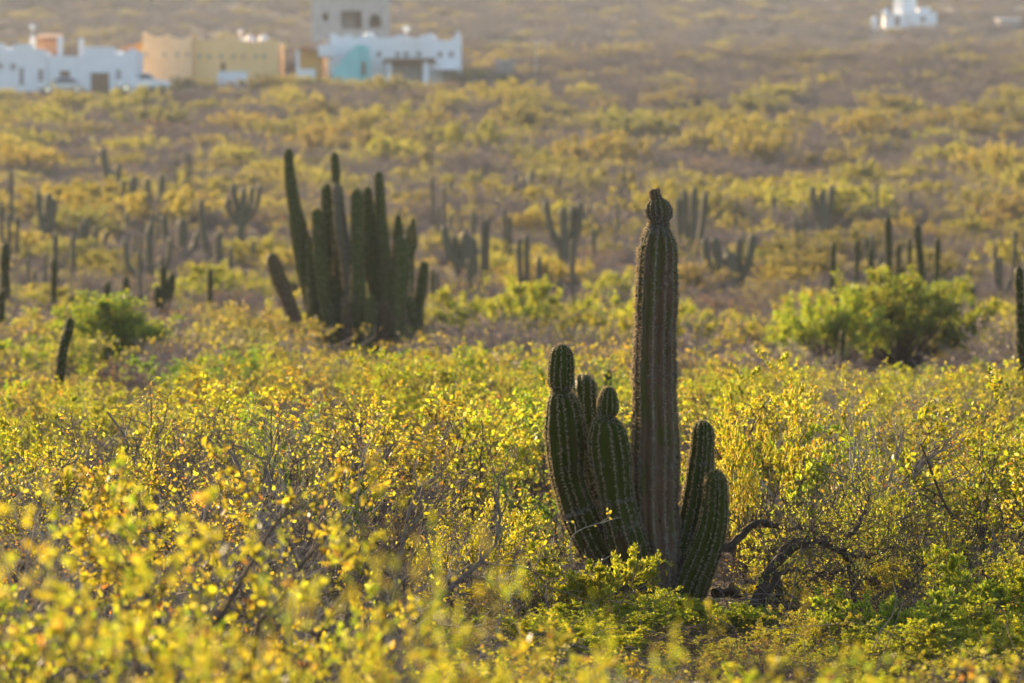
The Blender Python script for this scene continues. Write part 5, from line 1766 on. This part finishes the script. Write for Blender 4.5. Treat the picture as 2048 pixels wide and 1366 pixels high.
rng = np.random.default_rng(505)
tspots = []
tries = 0
while len(tspots) < 270 and tries < 40000:
    tries += 1
    D = 72 + (385 - 72) * rng.random() ** .8
    x = rng.uniform(-1, 1) * (.124 * D + 1)
    dm = 1.5 + D / 75
    if any((x - a) ** 2 + ((D - b) * .6) ** 2 < dm ** 2 for a, b in tspots):
        continue
    if any(abs(x - a) < 1.2 and -6 < D - b < 1.0 for a, b in CACTUS_SPOTS):
        continue
    if any((x - a) ** 2 + (D - b) ** 2 < 4 for a, b, r in NEAR):
        continue
    px, _ = px_of(x, D, 1)
    if D < 99 and 520 < px < 900:
        continue
    if D < 96 and (1500 < px < 2000 or 100 < px < 360):
        continue
    tspots.append((x, D))
TREES = []
HOUSE_TREES = []
for x, D in tspots:
    w = [.22, .15, .10, .12, .10, .09, .17, .05] if D < 118 else [.20, .08, .12, .12, .10, .12, .20, .06] if D < 195 else [.22, .27, .08, .10, .11, .06, .12, .04]
    k = rng.choice(8, p=np.array(w) / sum(w))
    s = rng.uniform(.5, .9) if D < 130 else rng.uniform(.55, 1.0) if D < 200 else rng.uniform(.9, 1.55)
    e = thing('low_tree', '', 'tree', (x, D, Tz(x, D) - .03), rng.uniform(0, 6.28), None)
    TREES.append((e, DESC[k], x, D))
    e.scale = (s, s, s * rng.uniform(.75, 1.0))
    pr = DT[k] if D < 135 else DF[k]
    link('trunk', pr['stems'], e)
    tag(link('twigs', pr['twigs'], e), kind='stuff')
    tag(link('crown', pr['foliage'], e), kind='stuff')

for px, top, D, k in ((15, 178, 386, 0), (70, 192, 384, 4), (110, 198, 382, 4), (160, 198, 382, 1), (215, 192, 386, 3), (262, 186, 388, 5), (335, 168, 392, 4), (372, 152, 398, 4), (410, 160, 396, 2), (455, 158, 396, 6), (505, 152, 399, 4), (545, 145, 402, 4), (575, 150, 400, 0), (612, 150, 400, 3), (655, 152, 402, 4), (690, 158, 398, 1), (745, 156, 400, 4), (800, 166, 398, 6), (850, 164, 398, 4), (905, 160, 400, 7), (945, 140, 412, 0), (985, 146, 410, 4)):
    p = W(px, top, D)
    g = Tz(p.x, p.y)
    s = max(.5, (p.z - g) / DF[k]['h'])
    e = thing('low_tree', '', 'tree', (p.x, p.y, g - .03), px * 1.3)
    e.scale = (max(s, .9), max(s, .9), s)
    link('trunk', DF[k]['stems'], e)
    tag(link('twigs', DF[k]['twigs'], e), kind='stuff')
    tag(link('crown', DF[k]['foliage'], e), kind='stuff')
    HOUSE_TREES.append((e, DESC[k], 'before ' + ('the white house' if px < 270 else 'the ochre house' if px < 570 else 'the turquoise-trimmed house' if px < 930 else 'the thin pole'), px))
for o, desc, pl_, px in HOUSE_TREES:
    same = [q for q in HOUSE_TREES if q[1] == desc and q[2] == pl_]
    r_ = sorted(q[3] for q in same).index(px)
    o['label'] = ('' if len(same) == 1 else ('left ', 'right ')[r_] if len(same) == 2 else ('leftmost ', 'second ', 'third ', 'fourth ', 'fifth ', 'sixth ')[r_]) + desc + ' standing ' + pl_
    o['group'] = 'low trees before the houses'
rank_labels([(o, desc, ('level with the largest clump, ' if D < 120 else 'among the far cacti, ' if D < 210 else 'on the slope, ') + next(z for lim, z in FZ if 1024 + x / D * FPX < lim), D) for o, desc, x, D in TREES], 'of the middle distance')

# --- everything beyond and between: one mass of scrub
FAR = bpy.data.collections.new('far_scrub_kinds')
FP = []
for k, (pl, h_, r_, nl, bare) in enumerate([('far_yellow', 1.15, 1.1, 2200, False), ('gold', 1.1, 1.2, 600, True), ('far_olive', 1.0, 1.0, 2000, False), ('straw', 1.1, 1.2, 150, True), ('twig', 1.15, 1.2, 120, True), ('rust', .9, 1.0, 300, True), ('far_olive', 1.2, 1.2, 2200, False), ('far_yellow', 1.5, 1.8, 3200, False), ('twig', 1.4, 1.7, 200, True)]):
    pr = crown_proto(600 + k, h_, r_, nl, .085, 30, nl, pl, bare, 'bark_far', .028)
    # one mesh of all three
    bm = bmesh.new()
    me = bpy.data.meshes.new('far_scrub_kind')
    mats = []
    off = 0
    for q, part in enumerate(('stems', 'twigs', 'foliage')):
        bm.from_mesh(pr[part])
        bm.faces.ensure_lookup_table()
        for f in bm.faces[off:]:
            f.material_index = q
        off = len(bm.faces)
    bm.to_mesh(me)
    bm.free()
    for part in ('stems', 'twigs', 'foliage'):
        me.materials.append(pr[part].materials[0])
    o = bpy.data.objects.new('far_scrub_kind', me)
    FAR.objects.link(o)
    FP.append(o)


def scatter(name, label, P, idx, scl, rot, zsc):
    me = bpy.data.meshes.new(name)
    me.vertices.add(len(P))
    me.vertices.foreach_set('co', np.asarray(P, np.float32).ravel())
    for nm, tp, arr in (('idx', 'INT', idx.astype(np.int32)), ('rotz', 'FLOAT', rot.astype(np.float32))):
        a = me.attributes.new(nm, tp, 'POINT')
        a.data.foreach_set('value', arr)
    a = me.attributes.new('scl', 'FLOAT_VECTOR', 'POINT')
    a.data.foreach_set('vector', np.stack([scl, scl, scl * zsc], 1).astype(np.float32).ravel())
    o = link(name, me)
    tag(o, label, 'scrub', kind='stuff')
    ng = bpy.data.node_groups.new(name, 'GeometryNodeTree')
    ng.interface.new_socket('Geometry', in_out='INPUT', socket_type='NodeSocketGeometry')
    ng.interface.new_socket('Geometry', in_out='OUTPUT', socket_type='NodeSocketGeometry')
    n, l = ng.nodes, ng.links
    gi = n.new('NodeGroupInput')
    go = n.new('NodeGroupOutput')
    ci = n.new('GeometryNodeCollectionInfo')
    ci.inputs['Collection'].default_value = FAR
    ci.inputs['Separate Children'].default_value = True
    ci.inputs['Reset Children'].default_value = True
    ip = n.new('GeometryNodeInstanceOnPoints')
    ip.inputs['Pick Instance'].default_value = True

    def attr(nm, tp):
        a = n.new('GeometryNodeInputNamedAttribute')
        a.data_type = tp
        a.inputs['Name'].default_value = nm
        return a.outputs['Attribute']
    cx = n.new('ShaderNodeCombineXYZ')
    l.new(attr('rotz', 'FLOAT'), cx.inputs['Z'])
    l.new(gi.outputs[0], ip.inputs['Points'])
    l.new(ci.outputs[0], ip.inputs['Instance'])
    l.new(attr('idx', 'INT'), ip.inputs['Instance Index'])
    l.new(cx.outputs[0], ip.inputs['Rotation'])
    l.new(attr('scl', 'FLOAT_VECTOR'), ip.inputs['Scale'])
    l.new(ip.outputs[0], go.inputs[0])
    md = o.modifiers.new('scatter', 'NODES')
    md.node_group = ng
    return o


def far_points(n, d0, d1, seed, power, smin, smax, weights, side=.128):
    rng = np.random.default_rng(seed)
    D = d0 + (d1 - d0) * rng.random(n) ** power
    x = rng.uniform(-1, 1, n) * (side * D + 3)
    px = 1024 + x / D * FPX
    ok = np.ones(n, bool)
    for a, b, r in NEAR:
        ok &= (x - a) ** 2 + (D - b) ** 2 > (r * .8) ** 2
    ok &= ~((D < 97) & (px > 560) & (px < 870) & (D > 70))
    ok &= ~((D < 86) & (px > 1580) & (px < 1960) & (D > 66))
    ok &= ~((D < 79) & (px > 130) & (px < 330) & (D > 66))
    ok &= ~((D > 393) & (D < 426) & (px > -80) & (px < 930))
    ok &= ~((D > 384) & (D < 401) & (px > 60) & (px < 330))
    ok &= ~((D > 425) & (D < 560) & (px > 600) & (px < 800))
    ok &= ~((D > FH - 3) & (D < FH + 9) & (px > 1735) & (px < 1885))
    ok &= ~((D > FH - 40) & (D < FH) & (px > 1735) & (px < 1885) & (rng.random(n) < .75))
    D, x = D[ok], x[ok]
    n = len(D)
    # patches of one kind
    v = vnoise(x / (D * .02 + 1), D / (D * .05 + 2), 61)
    w = np.array(weights)
    idx = rng.choice(9, n, p=w / w.sum())
    swap = (v > .4) & (rng.random(n) < (.4 if d1 < 200 else .2))
    idx[swap] = rng.choice([0, 0, 7, 2, 6], swap.sum())
    swap = (v < -.15) & (rng.random(n) < .7)
    idx[swap] = rng.choice([3, 4, 4, 8, 1], swap.sum())
    flat = (D > 112) & (D < 200) & (rng.random(n) < .4)
    idx[flat] = rng.choice([3, 4, 4, 1], flat.sum())
    P = np.stack([x, D, T(x, D) - .03], 1)
    sz = rng.uniform(smin, smax, n) * np.where((D > 108) & (D < 200), .68, 1.0)
    return P, idx, sz, rng.uniform(0, 6.28, n), rng.uniform(.6, .95, n)


scatter('middle_scrub', 'blurred mass of yellow and grey scrub around the largest cactus clump', *far_points(1700, 62, 150, 1, .8, .6, 1.15, [.10, .10, .05, .20, .36, .05, .08, .01, .05]))
scatter('slope_scrub', 'hazy scrub covering the slope up to the houses', *far_points(6200, 145, 470, 2, .75, .8, 1.7, [.03, .06, .02, .16, .53, .06, .07, .01, .06]))
scatter('hill_scrub', 'dull far scrub on the hillside behind the houses', *far_points(9000, 440, 1150, 3, .8, 1.0, 2.4, [.02, .06, .02, .22, .50, .05, .08, .01, .05]))

# ------------------------------------------------------------------ air
m, nt, n, l = new_mat('dusty_air')
n.remove(n['Principled BSDF'])
pv = n.new('ShaderNodeVolumePrincipled')
pv.inputs['Color'].default_value = (.80, .87, 1.0, 1)
pv.inputs['Density'].default_value = .00017
pv.inputs['Anisotropy'].default_value = .25
l.new(pv.outputs['Volume'], n['Material Output'].inputs['Volume'])
hz = MB().box(-640, 640, -150, 1710, -3.0, 125).build('haze', m)
tag(hz, 'warm dusty haze filling the air over the slope', 'haze', kind='stuff')
